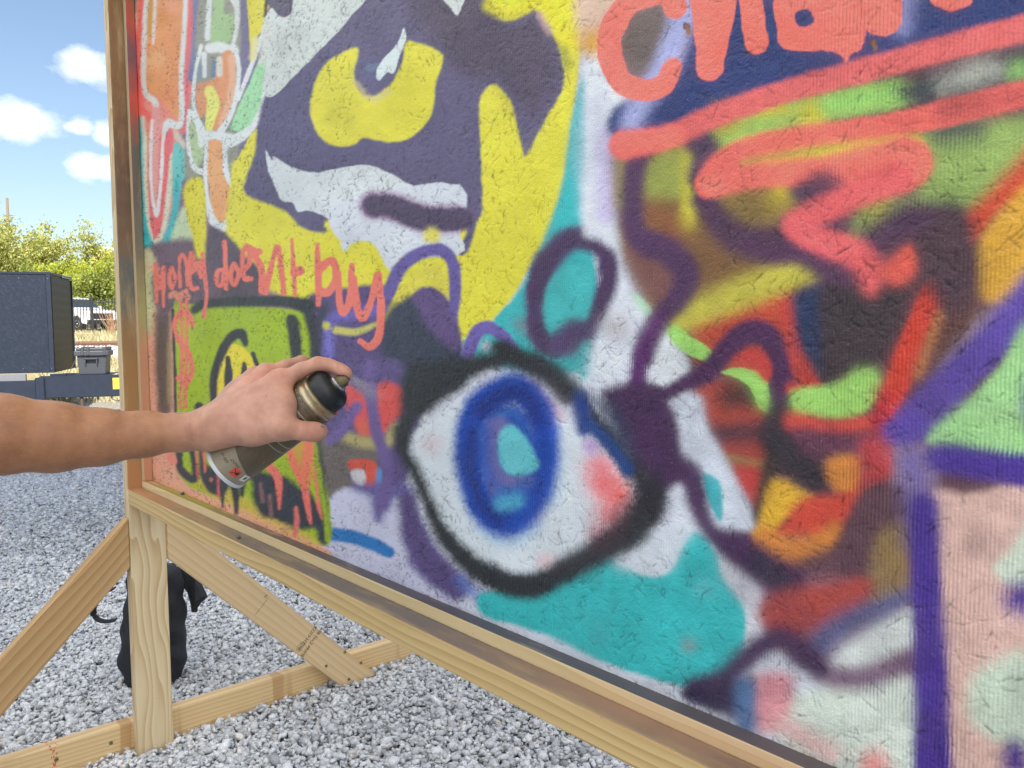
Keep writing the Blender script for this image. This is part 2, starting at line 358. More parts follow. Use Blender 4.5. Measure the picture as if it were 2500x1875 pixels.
po('B', [(1065, 185), (1080, 250), (1040, 370), (1000, 490), (955, 490), (900, 540), (878, 490), (910, 420), (980, 350), (1040, 270)], (212, 222, 224), 4, 1)
po('B', [(135, 1015), (178, 1085), (190, 1055), (300, 1120), (420, 1160), (560, 1150), (700, 1118), (850, 1118), (980, 1170), (1100, 1240), (1250, 1290), (1320, 1282), (1392, 1245), (1430, 1310), (1447, 1420), (1440, 1560), (1430, 1720), (720, 1720), (640, 1590), (590, 1500), (480, 1440), (410, 1420), (350, 1430), (320, 1370), (250, 1360), (180, 1230), (148, 1140)], (208, 214, 218), 6, 1.0)
po('C', [(560, 240), (700, 100), (1440, 0), (1440, 400), (1430, 480), (1330, 420), (1200, 410), (1050, 490), (980, 610), (870, 430), (690, 430)], (206, 211, 221), 8)
st('B', [(860, 1385), (1000, 1400), (1200, 1475), (1420, 1475)], 92, (132, 88, 134), 44); st('B', [(865, 1388), (1000, 1402), (1200, 1478), (1460, 1478)], 74, (80, 66, 92), 22, 1.5)
bl('C', 1255, 350, 52, (214, 204, 90), 40)
po('C', [(690, 425), (860, 402), (930, 540), (985, 612), (920, 760), (620, 760)], YEL, 12)
st('B', [(1640, 40), (1760, 90), (1900, 40)], 40, (206, 196, 40), 40); po('B', [(1640, -40), (2250, -40), (2220, 300), (2130, 300), (2080, 230), (1970, 60), (1900, 50), (1780, 90), (1690, 40)], (226, 213, 40), 24)
st('B', [(1985, 100), (2045, 210)], 24, (205, 170, 170), 30, alpha=.7); st('B', [(2150, 330), (2170, 440)], 24, (150, 150, 60), 40, alpha=.6)
po('Z', [(1238, 240), (1266, 170), (1272, 450), (1290, 600), (1300, 790), (1060, 790), (1000, 740), (1070, 690), (1135, 600), (1205, 430)], TEAL, 9)
st('Z', [(1262, 200), (1250, 330), (1262, 460)], 12, (150, 190, 205), 16, alpha=.7)
# --- lower middle: violets and dark blues
po('C', [(450, 740), (950, 680), (1000, 800), (1100, 745), (1200, 690), (1330, 720), (1420, 900), (1470, 1130), (1380, 1260), (1100, 1320), (1000, 1700), (480, 1700), (470, 900)], (88, 74, 122), 24)
po('C', [(480, 850), (560, 850), (560, 1250), (470, 1250)], (58, 60, 84), 40)
st('C', [(960, 740), (1050, 560), (1180, 465), (1320, 445), (1400, 540), (1412, 750), (1390, 900)], [46, 46, 44, 44, 44, 42, 38], (104, 90, 156), 16)
po('C', [(1020, 740), (1100, 620), (1230, 540), (1310, 560), (1372, 770), (1330, 740), (1220, 680), (1130, 745), (960, 920), (940, 880)], (214, 204, 74), 18)
po('C', [(930, 900), (1100, 750), (1200, 850), (1400, 1000), (1450, 1130), (1520, 1200), (1250, 1400), (1130, 1700), (930, 1700), (920, 1200)], (56, 63, 82), 50, 2)
po('C', [(1130, 750), (1230, 700), (1350, 780), (1425, 1000), (1425, 1120), (1250, 1000), (1170, 850)], (98, 78, 126), 40)
st('C', [(900, 840), (760, 870), (600, 900), (560, 1000), (555, 1220)], 40, (106, 96, 172), 36); st('C', [(560, 1000), (570, 1230)], 26, (120, 112, 190), 30)
bl('C', 540, 955, 24, (196, 190, 84), 18); st('C', [(610, 985), (750, 995), (900, 935)], [26, 24, 14], (190, 184, 104), 16)
st('C', [(1500, 1140), (1560, 1000), (1640, 965), (1730, 1020), (1800, 1110)], 46, (110, 95, 166), 16); bl('C', 1630, 1095, 44, (160, 176, 190), 40)
po('C', [(1680, 905), (1960, 720), (1960, 1130), (1880, 1130), (1790, 1010)], TEAL, 12)
# patches by the can
po('D', [(250, 0), (840, 0), (840, 700), (600, 900), (300, 1000), (220, 600)], (96, 82, 132), 40)
po('D', [(230, 460), (600, 470), (610, 640), (430, 720), (440, 800), (300, 930), (240, 700)], (112, 103, 100), 26)
po('D', [(600, 110), (700, 90), (800, 150), (800, 280), (720, 370), (640, 450), (500, 430), (430, 330), (400, 200), (420, 100), (500, 120)], (214, 86, 82), 36, 2)
st('D', [(420, 470), (560, 500), (680, 490), (740, 400)], 40, (190, 178, 116), 40, alpha=.85); bl('D', 520, 390, 50, (220, 106, 84), 50)
po('D', [(425, 615), (600, 630), (608, 800), (520, 800), (520, 680), (430, 690)], (206, 86, 66), 14); po('D', [(430, 690), (520, 690), (525, 790), (450, 765)], (202, 198, 204), 14)
st('D', [(625, 690), (622, 780)], 22, (96, 144, 196), 16)
po('D', [(280, 900), (440, 800), (760, 920), (790, 1200), (900, 1400), (1300, 1720), (240, 1220)], (196, 196, 218), 26)
po('D', [(440, 800), (700, 770), (840, 800), (900, 1000), (1000, 1200), (1200, 1450), (1120, 1540), (830, 1320), (770, 900), (690, 930), (640, 1030), (585, 1010), (560, 870)], (106, 97, 156), 50, 2)
st('D', [(810, 900), (870, 1150), (1000, 1340), (1150, 1470)], [60, 80, 90, 90], (90, 74, 124), 60)
st('D', [(1180, 1430), (1300, 1540)], 50, (96, 120, 190), 60, alpha=.7)
st('D', [(560, -20), (570, 200), (600, 400), (650, 560), (690, 720), (650, 920)], 40, (112, 94, 152), 26); st('D', [(470, 260), (380, 400), (300, 480)], 36, (116, 96, 158), 30)
st('D', [(450, 90), (560, 180)], 26, (120, 116, 150), 40)
st('D', [(285, 1115), (450, 1140), (580, 1185), (690, 1240)], [46, 46, 44, 40], (40, 118, 184), 16)
# --- purple ring
po('E', [(-60, 1480), (60, 1560), (200, 1590), (300, 1620), (280, 1480), (-40, 1440)], (118, 118, 134), 40)
st('E', [(30, 1400), (25, 1300), (60, 1190), (150, 1090), (240, 1072), (330, 1120), (352, 1220), (330, 1350), (270, 1450), (180, 1525), (95, 1555), (40, 1510)], 46, (88, 58, 108), 22, 1.2, closed=True)
st('E', [(30, 1400), (25, 1300), (60, 1190), (150, 1090), (240, 1072), (330, 1120), (352, 1220), (330, 1350), (270, 1450), (180, 1525), (95, 1555), (40, 1510)], 36, (74, 50, 88), 16, 1.2, closed=True)
po('E', [(120, 1222), (245, 1196), (265, 1330), (240, 1440), (165, 1440), (85, 1510), (52, 1400), (62, 1300)], (70, 182, 184), 14)
po('E', [(60, 1560), (160, 1440), (230, 1450), (280, 1490), (160, 1600)], (84, 64, 106), 24)
po('E', [(215, 1560), (265, 1540), (262, 1680), (215, 1700)], (80, 178, 182), 14)
# --- green banknote with its writing
po('L', [(100, 300), (250, 330), (280, 1200), (520, 1370), (1040, 1640), (900, 1640), (130, 1300)], (224, 166, 142), 14)
st('L', [(125, 260), (132, 520)], 30, (198, 198, 156), 24); st('L', [(175, 470), (170, 560)], 26, (206, 160, 140), 24)
st('L', [(205, 470), (200, 700), (210, 930)], [40, 40, 34], (92, 78, 74), 26); st('L', [(235, 600), (235, 900)], 10, (150, 130, 90), 14)
po('L', [(160, 240), (440, 180), (480, 400), (260, 430), (190, 480)], (104, 86, 102), 30)
po('L', [(255, 425), (350, 400), (900, 430), (955, 500), (985, 1100), (1045, 1400), (1052, 1600), (980, 1610), (800, 1510), (500, 1390), (290, 1270), (268, 900)], GRN, 10)
po('L', [(280, 1250), (400, 1270), (560, 1350), (900, 1540), (1000, 1620), (880, 1580), (500, 1395)], (206, 176, 80), 30, 2, .8)
st('L', [(362, 430), (420, 400), (600, 386), (820, 386), (930, 410)], [22, 26, 26, 28, 40], (44, 52, 58), 14)
st('L', [(940, 430), (965, 560), (970, 700)], [30, 24, 22], (46, 50, 66), 16); st('L', [(985, 1080), (1005, 1250), (1015, 1400), (1030, 1570)], [20, 18, 18, 20], (74, 78, 60), 16)
st('L', [(855, 480), (868, 560), (882, 690)], [30, 32, 26], (44, 52, 58), 12); st('L', [(252, 430), (262, 700), (268, 940)], 8, DNV, 7)
po('L', [(470, 950), (470, 800), (500, 660), (560, 596), (630, 640), (685, 710), (700, 800), (640, 950)], (225, 206, 50), 7)
st('L', [(465, 960), (460, 780), (500, 645), (555, 565), (600, 552), (622, 600)], [18, 20, 24, 26, 26, 14], DNV, 9)
st('L', [(532, 672), (534, 760), (526, 862)], [12, 22, 14], DNV, 6); st('L', [(614, 702), (614, 760), (606, 830)], [12, 18, 10], DNV, 6); st('L', [(660, 650), (692, 750)], 11, DNV, 7); st('L', [(478, 900), (512, 905)], 10, DNV, 6)
st('L', [(385, 918), (388, 1000)], 22, DNV, 8)
DQ = (44, 51, 64)
st('Q', [(150, 90), (158, 220), (235, 290), (258, 250), (225, 90)], [18, 24, 28, 24, 18], DQ, 14); st('Q', [(196, 90), (212, 180)], 10, GRN, 8)
st('Q', [(296, 90), (312, 260), (370, 350), (430, 370)], [18, 28, 34, 24], DQ, 16); po('Q', [(330, 200), (420, 260), (480, 340), (400, 390), (330, 300)], DQ, 18); bl('Q', 358, 292, 13, (200, 110, 80), 10)
st('Q', [(432, 360), (432, 470)], [16, 10], DQ, 10); st('Q', [(510, 320), (520, 420), (522, 505)], [30, 20, 14], DQ, 12); st('Q', [(560, 310), (556, 390)], [26, 12], DQ, 14)
po('Q', [(612, 270), (700, 235), (760, 262), (850, 280), (950, 350), (1000, 380), (1085, 520), (1108, 700), (1060, 695), (1020, 600), (930, 620), (850, 580), (760, 540), (690, 525), (628, 430)], DQ, 26, 2)
for c_, pts, r in (((240, 114, 102), [(990, 60), (962, 300), (985, 480), (1002, 570)], [34, 28, 18, 9]), ((240, 114, 102), [(855, 90), (915, 240), (965, 350)], [20, 24, 22]), ((232, 112, 100), [(1035, 230), (1048, 440), (1072, 545)], [10, 12, 8]), ((242, 116, 104), [(735, 205), (790, 290), (800, 480)], [24, 26, 6]), ((206, 110, 104), [(905, 480), (912, 560), (900, 650)], [14, 18, 16]), ((128, 92, 98), [(678, 320), (692, 430)], 14), ((130, 95, 98), [(738, 400), (746, 525)], 12), ((224, 104, 100), [(262, 120), (272, 280)], 7), ((216, 100, 100), [(402, 240), (408, 400)], 7), ((240, 120, 104), [(310, 120), (318, 240)], 8), ((246, 140, 120), [(90, 130), (110, 175)], 26)):
    st('Q', pts, r, c_, 12)
po('Q', [(860, 60), (1010, 40), (1040, 250), (960, 350), (900, 230)], (226, 132, 84), 30, 2, .55); st('Q', [(1030, 60), (1060, 300), (1090, 480), (1112, 680)], [10, 14, 16, 16], (150, 170, 40), 14); bl('Q', 836, 620, 24, (190, 150, 110), 24)
# dollar sign
CT = (248, 120, 104)
st('L', [(352, 510), (335, 455), (290, 440), (262, 500), (282, 580), (330, 640), (350, 730), (322, 800), (280, 775)], 13, CT, 6)
st('L', [(290, 345), (300, 520), (295, 760), (288, 920)], 9, CT, 6); st('L', [(322, 330), (325, 520), (318, 780), (315, 920)], 9, CT, 6); st('L', [(240, 360), (262, 345), (285, 370), (310, 340), (330, 365)], 14, (216, 140, 120), 8)
# the words
T = lambda pts, r=11: st('L', pts, r, COR, 5, .8)
T([(172, 385), (164, 195)], 9); T([(165, 200), (184, 320)], 8); T([(184, 320), (206, 212)], 8); T([(206, 215), (204, 410)], 9)
T([(248, 215), (234, 260), (248, 318), (264, 262), (248, 215)], 9)
T([(290, 310), (286, 220), (292, 155), (316, 175), (326, 300)], 10)
T([(338, 250), (362, 215), (350, 140), (336, 200), (346, 315), (378, 318)], 11)
T([(383, 190), (392, 255), (408, 262)], 11); T([(402, 145), (414, 250), (424, 350), (410, 465)], 11)
T([(505, 225), (480, 235), (477, 295), (500, 300), (512, 240)], 11); T([(514, 85), (520, 200), (524, 322)], 11)
T([(560, 195), (545, 250), (562, 305), (586, 245), (562, 195)], 11)
T([(602, 232), (640, 190), (630, 105), (606, 150), (612, 260), (650, 272)], 13); T([(630, 110), (672, 132), (690, 135)], 17); T([(665, 150), (700, 215), (704, 330)], 17)
T([(722, 340), (745, 230), (782, 112), (800, 200), (812, 340)], 15)
T([(855, 72), (862, 200), (872, 352)], [8, 14, 10]); T([(870, 240), (895, 232)], 25)
T([(984, 100), (988, 250), (990, 402)], [12, 18, 12]); T([(1000, 215), (1060, 180), (1078, 270), (1040, 335), (1000, 340)], 20)
T([(1088, 240), (1100, 400), (1122, 440), (1150, 370), (1160, 205)], [18, 18, 20, 18, 16])
T([(1168, 270), (1185, 420), (1215, 470), (1258, 380), (1285, 262)], 18); T([(1292, 250), (1305, 420), (1298, 560), (1250, 612), (1202, 588)], [18, 20, 22, 22, 16])
# --- the blue eye
po('G', [(250, 770), (400, 640), (600, 520), (800, 420), (1000, 330), (1150, 420), (1300, 560), (1400, 720), (1550, 880), (1750, 1000), (1820, 1150), (1720, 1320), (1560, 1500), (1350, 1600), (1100, 1680), (900, 1660), (700, 1560), (540, 1400), (400, 1180), (310, 980)], (208, 216, 224), 36, 1.5)
bl('G', 420, 780, 60, (204, 186, 196), 90, .8); bl('G', 1200, 1580, 60, (222, 190, 196), 60, .8); st('G', [(1080, 380), (1180, 480), (1290, 600)], [40, 42, 36], (206, 170, 180), 50)
st('G', [(930, 330), (1010, 330)], 50, (150, 175, 215), 70); st('G', [(700, 520), (640, 760), (650, 1000), (720, 1240), (840, 1400), (1000, 1420), (1120, 1340)], 44, (130, 180, 222), 70, alpha=.55)
st('G', [(1230, 700), (1260, 900), (1230, 1150)], 44, (150, 190, 225), 70, alpha=.5)
IR = [(930, 420), (1050, 440), (1150, 560), (1185, 700), (1180, 900), (1150, 1080), (1080, 1220), (960, 1310), (830, 1270), (735, 1130), (690, 950), (680, 780), (710, 610), (790, 490)]
po('G', [(880, 520), (1050, 560), (1120, 800), (1100, 1050), (960, 1240), (830, 1180), (740, 900), (780, 620)], (60, 105, 175), 40)
st('G', IR, 104, (22, 74, 172), 56, 1.5, closed=True)
st('G', [(760, 560), (930, 440), (1060, 470), (1150, 620)], 62, (20, 46, 122), 70); st('G', [(700, 700), (690, 950), (760, 1180), (880, 1300)], 44, (22, 50, 128), 60, alpha=.9); st('G', [(1180, 720), (1170, 1000), (1090, 1200)], 44, (20, 62, 150), 60, alpha=.8)
po('G', [(800, 650), (900, 600), (985, 650), (890, 760), (870, 880), (940, 980), (1110, 1000), (1050, 1100), (890, 1060), (840, 1130), (800, 980), (790, 800)], (104, 100, 156), 40)
st('G', [(790, 700), (800, 900), (850, 1050)], [40, 30, 30], (40, 84, 168), 60, alpha=.75); st('G', [(960, 610), (1060, 690), (1110, 800)], 36, (24, 72, 160), 50, alpha=.9); st('G', [(1060, 1060), (980, 1130)], 40, (34, 92, 172), 60, alpha=.85)
po('G', [(880, 730), (950, 655), (1040, 715), (1125, 850), (1135, 960), (970, 995), (890, 900)], (100, 186, 196), 26); st('G', [(900, 1190), (1000, 1170)], 52, (76, 160, 196), 50)
for x, y, r, c, s_ in ((1560, 940, 80, (226, 130, 140), 150), (1590, 1050, 96, (238, 108, 114), 130), (1690, 1130, 94, (242, 110, 104), 130), (1640, 1270, 92, (224, 118, 120), 140), (1560, 1400, 70, (206, 140, 148), 90), (1500, 800, 50, (180, 150, 200), 70)): bl('G', x, y, r, c, s_)
po('G', [(240, 280), (500, 220), (800, 160), (900, 110), (960, 120), (1100, 190), (1260, 260), (1400, 390), (1420, 480), (1330, 520), (1230, 440), (1130, 350), (950, 280), (770, 310), (620, 420), (420, 560), (300, 670), (240, 820), (180, 790), (200, 620)], BLK, 56, 2)
st('G', [(880, 130), (1000, 190), (1150, 250)], 60, (34, 37, 38), 50); st('G', [(1230, 320), (1340, 460)], 56, (50, 42, 44), 60)
st('G', [(1440, 470), (1440, 560), (1450, 680)], [44, 58, 40], (20, 54, 128), 44); st('G', [(1480, 640), (1620, 770), (1760, 960)], [40, 46, 44], (34, 66, 124), 40)
st('G', [(1500, 560), (1640, 720), (1780, 920)], 30, (40, 50, 66), 50, alpha=.8)
# --- teal corner under it
po('K', [(380, 330), (620, 300), (800, 260), (1100, 130), (1250, 225), (1400, 210), (1470, 80), (1540, 0), (1640, 80), (1690, 220), (1780, 340), (1818, 430), (1812, 600), (1735, 760), (1600, 852), (1450, 830), (1100, 720), (700, 540), (400, 450)], TEAL, 16, 1.2)
po('K', [(1100, 160), (1200, 60), (1350, -20), (1500, -60), (1430, 150), (1350, 222), (1200, 205)], (200, 206, 216), 26); po('K', [(1700, 150), (1850, 230), (1905, 400), (1895, 560), (1825, 610), (1815, 420), (1700, 250)], (202, 200, 210), 22)
bl('K', 1505, 610, 28, (120, 150, 154), 34); bl('K', 1590, 300, 40, (110, 180, 190), 50, .6)
bl('G', 1240, 1500, 20, (208, 216, 224), 30)
st('G', [(225, 700), (240, 850), (310, 970), (400, 1180), (500, 1390), (640, 1560), (780, 1660), (947, 1726), (1097, 1740), (1247, 1690), (1447, 1570), (1600, 1480), (1750, 1390), (1870, 1250), (1910, 1120)], [56, 48, 42, 44, 58, 74, 84, 90, 92, 88, 90, 100, 112, 116, 100], BLK, 50, 2)
st('G', [(1560, 1440), (1680, 1330), (1760, 1200)], [60, 70, 60], (70, 40, 50), 80, alpha=.6)
# --- right of the ring: purple strands, reds, limes
po('E', [(225, 230), (335, 240), (385, 400), (395, 600), (360, 900), (400, 1100), (440, 1300), (640, 1500), (560, 1700), (260, 1700), (300, 1480), (380, 1300), (380, 1150), (300, 1080), (225, 1010), (235, 480)], (210, 214, 226), 22)
st('E', [(345, 620), (340, 950)], 40, (192, 182, 218), 40); bl('E', 380, 1470, 40, (180, 170, 168), 60, .7)
po('E', [(390, 640), (720, 560), (760, 900), (900, 1080), (1200, 1150), (1290, 1190), (1200, 1300), (700, 1420), (640, 1500), (540, 1470), (480, 1280), (400, 1120), (380, 900)], (126, 92, 56), 40, 2)
po('E', [(430, 1120), (600, 1150), (690, 1250), (600, 1360), (480, 1290)], (126, 84, 80), 40)
po('E', [(510, 760), (560, 690), (690, 660), (735, 860), (650, 900), (510, 890)], (148, 154, 74), 30, 2); st('E', [(405, 720), (400, 900)], 22, (150, 140, 90), 40)
st('E', [(700, 700), (702, 900), (690, 1000)], [24, 28, 34], (196, 186, 62), 30); po('E', [(800, 880), (1190, 800), (1205, 920), (1100, 1000), (960, 1030), (860, 990)], (140, 116, 52), 40); bl('E', 1130, 860, 46, (196, 176, 52), 60)
bl('E', 560, 980, 60, (132, 88, 52), 60); bl('E', 640, 1040, 50, (140, 78, 50), 60, .7)
po('E', [(700, 1400), (800, 1380), (1150, 1290), (1170, 1480), (1240, 1660), (1000, 1700), (760, 1640), (720, 1520)], (178, 72, 52), 40, 2)
po('H', [(800, 150), (1000, 80), (1220, 200), (1320, 330), (1310, 920), (1210, 920), (1080, 740), (980, 520), (890, 360)], (168, 72, 58), 40, 2)
st('E', [(660, 1440), (900, 1335), (1100, 1255), (1270, 1190)], [46, 56, 56, 50], (188, 178, 72), 40)
st('H', [(1060, 190), (1210, 190)], 66, (74, 48, 46), 70); st('H', [(990, 440), (1290, 420)], 52, (76, 48, 60), 60); st('H', [(1040, 605), (1300, 655)], 22, (152, 122, 76), 24); bl('H', 1170, 760, 80, (192, 66, 62), 70)
po('H', [(690, 220), (850, 180), (905, 400), (1000, 560), (1100, 750), (1205, 960), (1215, 1095), (1000, 1065), (915, 860), (830, 660), (735, 500)], (206, 211, 224), 34)
po('F', [(835, 1200), (930, 1150), (1030, 1300), (1045, 1440), (935, 1515), (830, 1490), (785, 1350)], (212, 216, 222), 34)
po('H', [(870, 705), (985, 760), (1012, 950), (985, 1030), (905, 880)], (62, 170, 180), 14)
po('F', [(675, 860), (800, 970), (790, 1045), (700, 950)], (172, 214, 178), 12, alpha=.8)
po('F', [(905, 1140), (960, 1085), (1080, 1170), (1215, 1270), (1160, 1330), (1000, 1255)], LIM, 8)
po('H', [(985, 25), (1100, -5), (1250, 20), (1315, 100), (1325, 295), (1250, 255), (1190, 130), (1100, 62)], LIM, 7)
st('E', [(500, 660), (460, 760), (450, 900), (458, 1030), (510, 1090), (610, 1130), (690, 1230), (650, 1350), (560, 1450), (500, 1600)], [40, 40, 38, 42, 50, 52, 50, 42, 40, 40], (82, 50, 90), 22)
st('F', [(850, 1060), (765, 1180), (720, 1350), (710, 1520)], [46, 48, 48, 56], (90, 40, 100), 30)
st('F', [(760, 1540), (900, 1550), (1010, 1490), (1180, 1400), (1330, 1230), (1460, 1140), (1580, 1160), (1660, 1290), (1680, 1500), (1680, 1760), (1690, 1980)], [40, 40, 44, 58, 62, 68, 70, 68, 68, 70, 80], (76, 38, 82), 26)
po('H', [(200, 150), (420, 90), (540, 110), (650, 220), (700, 350), (740, 560), (860, 660), (890, 800), (930, 1000), (1010, 1080), (1210, 1120), (1400, 1260), (1570, 1400), (1550, 1570), (1440, 1610), (1300, 1490), (1000, 1270), (830, 1060), (765, 900), (720, 780), (590, 820), (400, 660), (270, 350)], (72, 42, 82), 34, 1.5)
po('H', [(120, 200), (300, 260), (420, 560), (440, 700), (300, 560)], (52, 62, 90), 60, 1, .8); st('H', [(420, 700), (500, 800), (540, 920)], [60, 90, 80], (44, 40, 50), 70); st('H', [(1250, 1300), (1480, 1520)], 60, (54, 46, 66), 50)
st('H', [(1400, 330), (1370, 470), (1480, 600), (1640, 730)], [84, 100, 100, 82], (54, 46, 54), 44); st('H', [(1330, 650), (1300, 820), (1250, 1000)], [50, 44, 30], (62, 52, 48), 40)
st('G', [(1120, 235), (1260, 310), (1390, 430), (1500, 580), (1620, 730), (1740, 900)], [52, 58, 56, 44, 40, 40], (44, 46, 52), 60, 1.5)
st('G', [(1430, 470), (1440, 560), (1455, 690)], [44, 56, 40], (22, 56, 128), 50); st('G', [(1500, 660), (1630, 790), (1750, 960)], [36, 42, 40], (34, 66, 124), 44)
# reds and limes to the right
po('I', [(240, 790), (330, 715), (420, 705), (505, 800), (480, 920), (380, 835)], (206, 70, 60), 20)
st('I', [(620, 420), (660, 620), (720, 850), (790, 940)], [40, 44, 50, 44], (188, 66, 58), 40); st('I', [(640, 960), (800, 960)], 30, (196, 66, 60), 30)
po('I', [(655, 360), (760, 280), (900, 290), (910, 860), (790, 800), (690, 650)], (40, 55, 92), 50); po('I', [(850, 270), (1200, 260), (1450, 280), (1400, 500), (1300, 750), (1000, 880), (850, 900), (830, 500)], (66, 53, 58), 60)
po('H', [(1480, 150), (1750, 100), (1950, 0), (2065, 40), (2065, 180), (1965, 300), (1800, 345), (1600, 315), (1485, 295)], (158, 204, 108), 28, 1.5)
st('I', [(660, 1180), (900, 1240), (1160, 1190)], [50, 52, 40], (206, 78, 66), 44)
po('I', [(680, 1230), (1200, 1280), (1300, 1200), (1320, 1330), (900, 1420), (740, 1400)], (104, 60, 82), 50)
po('I', [(1600, 190), (1685, 250), (1692, 400), (1560, 650), (1475, 880), (1330, 1160), (1230, 1160), (1290, 850), (1420, 520), (1520, 300)], (206, 66, 46), 18)
st('I', [(1260, 1000), (1230, 1200)], 40, (176, 44, 58), 50)
po('I', [(1690, 280), (1890, 240), (1890, 500), (1650, 810), (1480, 910), (1560, 680)], (108, 72, 66), 40); st('I', [(1640, 470), (1500, 860)], 26, (190, 122, 72), 36)
po('E', [(2260, 560), (2260, 830), (2100, 950), (2000, 1085), (1925, 1110), (1930, 980), (2050, 810)], (202, 76, 50), 20)
po('E', [(2260, 830), (2260, 1230), (2100, 1360), (2005, 1310), (1995, 1120), (2100, 960)], (216, 164, 58), 26)
po('I', [(1880, 520), (2080, 380), (2260, 140), (2260, 380), (2000, 650), (1760, 860), (1640, 850)], (160, 138, 150), 60)
st('I', [(2290, 290), (2060, 580), (1800, 850), (1480, 1190), (1360, 1280)], [90, 100, 104, 110, 90], (96, 74, 160), 50)
po('I', [(2260, 520), (2260, 1440), (2000, 1410), (1700, 1340), (1560, 1340), (1610, 1230), (1860, 1020), (2060, 800)], (160, 206, 142), 30)
po('I', [(1200, 1380), (1600, 1350), (1680, 1420), (1560, 1659), (1280, 1659), (1260, 1500)], (142, 122, 138), 50)
st('I', [(2300, 960), (2290, 1100)], 60, (84, 66, 160), 60)
# --- lower right
po('J', [(1220, 220), (1400, 230), (1800, 300), (1800, 1800), (1310, 1800), (1250, 600)], (214, 178, 168), 24)
po('J', [(1800, 340), (1713, 400), (1640, 520), (1550, 610), (1640, 710), (1800, 690)], (206, 215, 198), 26); po('J', [(1480, 1150), (1800, 1050), (1800, 1540), (1600, 1530), (1450, 1430), (1420, 1280)], (202, 215, 197), 50)
po('J', [(400, 150), (560, 215), (605, 250), (480, 350), (400, 440), (300, 440), (330, 360)], (212, 166, 52), 26); po('J', [(690, 40), (860, 40), (860, 225), (780, 235), (700, 180)], (204, 132, 62), 30)
po('J', [(560, 250), (780, 220), (870, 150), (960, 60), (1010, 0), (1010, 130), (880, 260), (760, 410), (690, 460), (420, 445), (480, 350)], (200, 76, 58), 34, 1.5); st('J', [(930, 0), (930, 130)], 60, (180, 66, 70), 60)
st('J', [(350, 445), (500, 510), (640, 490), (725, 420)], [36, 52, 50, 36], (204, 130, 62), 40)
po('J', [(870, 190), (1090, 190), (1090, 400), (960, 450), (920, 700), (700, 660), (560, 580), (730, 490)], (96, 66, 76), 40); po('J', [(950, 440), (1095, 390), (1115, 700), (900, 800), (900, 650)], (142, 116, 78), 40)
po('J', [(330, 800), (580, 700), (890, 670), (890, 790), (620, 950), (500, 1010), (400, 1010)], (166, 72, 66), 40, 2)
po('J', [(700, 1090), (860, 950), (1130, 820), (1180, 1000), (900, 1130), (720, 1150)], (204, 209, 206), 40); st('J', [(640, 1020), (740, 930), (900, 850), (1100, 770)], [50, 50, 40, 34], (70, 88, 134), 60, 4, .85)
st('J', [(0, 1250), (150, 1195), (290, 1060), (440, 985), (560, 1070), (650, 1150)], [56, 56, 52, 56, 60, 50], (70, 46, 80), 40)
po('J', [(480, 1300), (700, 1230), (1140, 1190), (1170, 1800), (800, 1800), (380, 1450)], (204, 212, 202), 40); st('J', [(740, 1190), (900, 1190), (1110, 1100)], [44, 46, 40], (116, 88, 114), 50)
po('J', [(305, 1190), (490, 1170), (500, 1300), (420, 1460), (290, 1430)], (218, 150, 158), 34, 2); bl('J', 930, 1640, 50, (228, 130, 130), 60); st('J', [(430, 1420), (700, 1580)], 30, (220, 170, 170), 60)
po('J', [(-40, 1240), (200, 1200), (310, 1200), (240, 1400), (-40, 1310)], (58, 48, 76), 24); st('J', [(255, 1240), (262, 1430)], 44, (84, 118, 160), 34)
st('I', [(2320, 1530), (1950, 1480), (1720, 1440), (1620, 1440)], [90, 86, 84, 70], (78, 54, 146), 40)
st('J', [(1130, 60), (1160, 260), (1175, 450)], 60, (120, 104, 160), 70); st('J', [(1190, 300), (1195, 500), (1205, 750), (1220, 1000), (1230, 1300), (1235, 1720)], [60, 62, 66, 72, 76, 84], (76, 52, 142), 30)
bl('J', 1690, 770, 62, (80, 56, 146), 70); bl('J', 1700, 1610, 80, (76, 54, 140), 60)
# --- upper right lettering
po('E', [(195, -40), (420, -40), (330, 200), (235, 240)], (214, 184, 164), 30); bl('E', 272, 190, 42, (214, 160, 52), 50)
po('E', [(690, -60), (2300, -60), (2300, 120), (1700, 260), (1000, 420), (760, 540), (520, 620), (350, 610), (370, 480), (540, 440), (640, 330), (710, 120)], NAV, 22, 1.5)
po('E', [(400, 560), (500, 330), (640, -60), (800, -60), (720, 120), (640, 330), (520, 500), (470, 600)], (164, 168, 212), 40); po('E', [(420, 70), (570, 20), (600, 120), (510, 320), (430, 330), (390, 200)], (112, 98, 94), 34)
st('E', [(1680, 0), (1660, 110)], 36, (150, 150, 196), 50, alpha=.8)
po('E', [(800, 590), (1100, 460), (1650, 370), (1720, 450), (1250, 570), (900, 690), (820, 720)], (166, 188, 92), 34); bl('E', 1270, 510, 46, (206, 190, 44), 60); bl('E', 880, 570, 60, (170, 146, 56), 70); st('E', [(1350, 470), (1640, 420)], 44, (150, 200, 106), 40); st('E', [(880, 650), (1080, 580)], 34, (152, 196, 96), 40); st('E', [(1040, 490), (1120, 480)], 26, (200, 186, 60), 30)
po('E', [(1660, 380), (2000, 300), (2300, 210), (2300, 400), (1900, 460), (1700, 460)], (68, 73, 78), 40, 2); st('E', [(1860, 380), (1960, 340), (2070, 310)], [30, 46, 34], (166, 166, 156), 60, 3); bl('E', 2190, 320, 36, (140, 180, 104), 50)
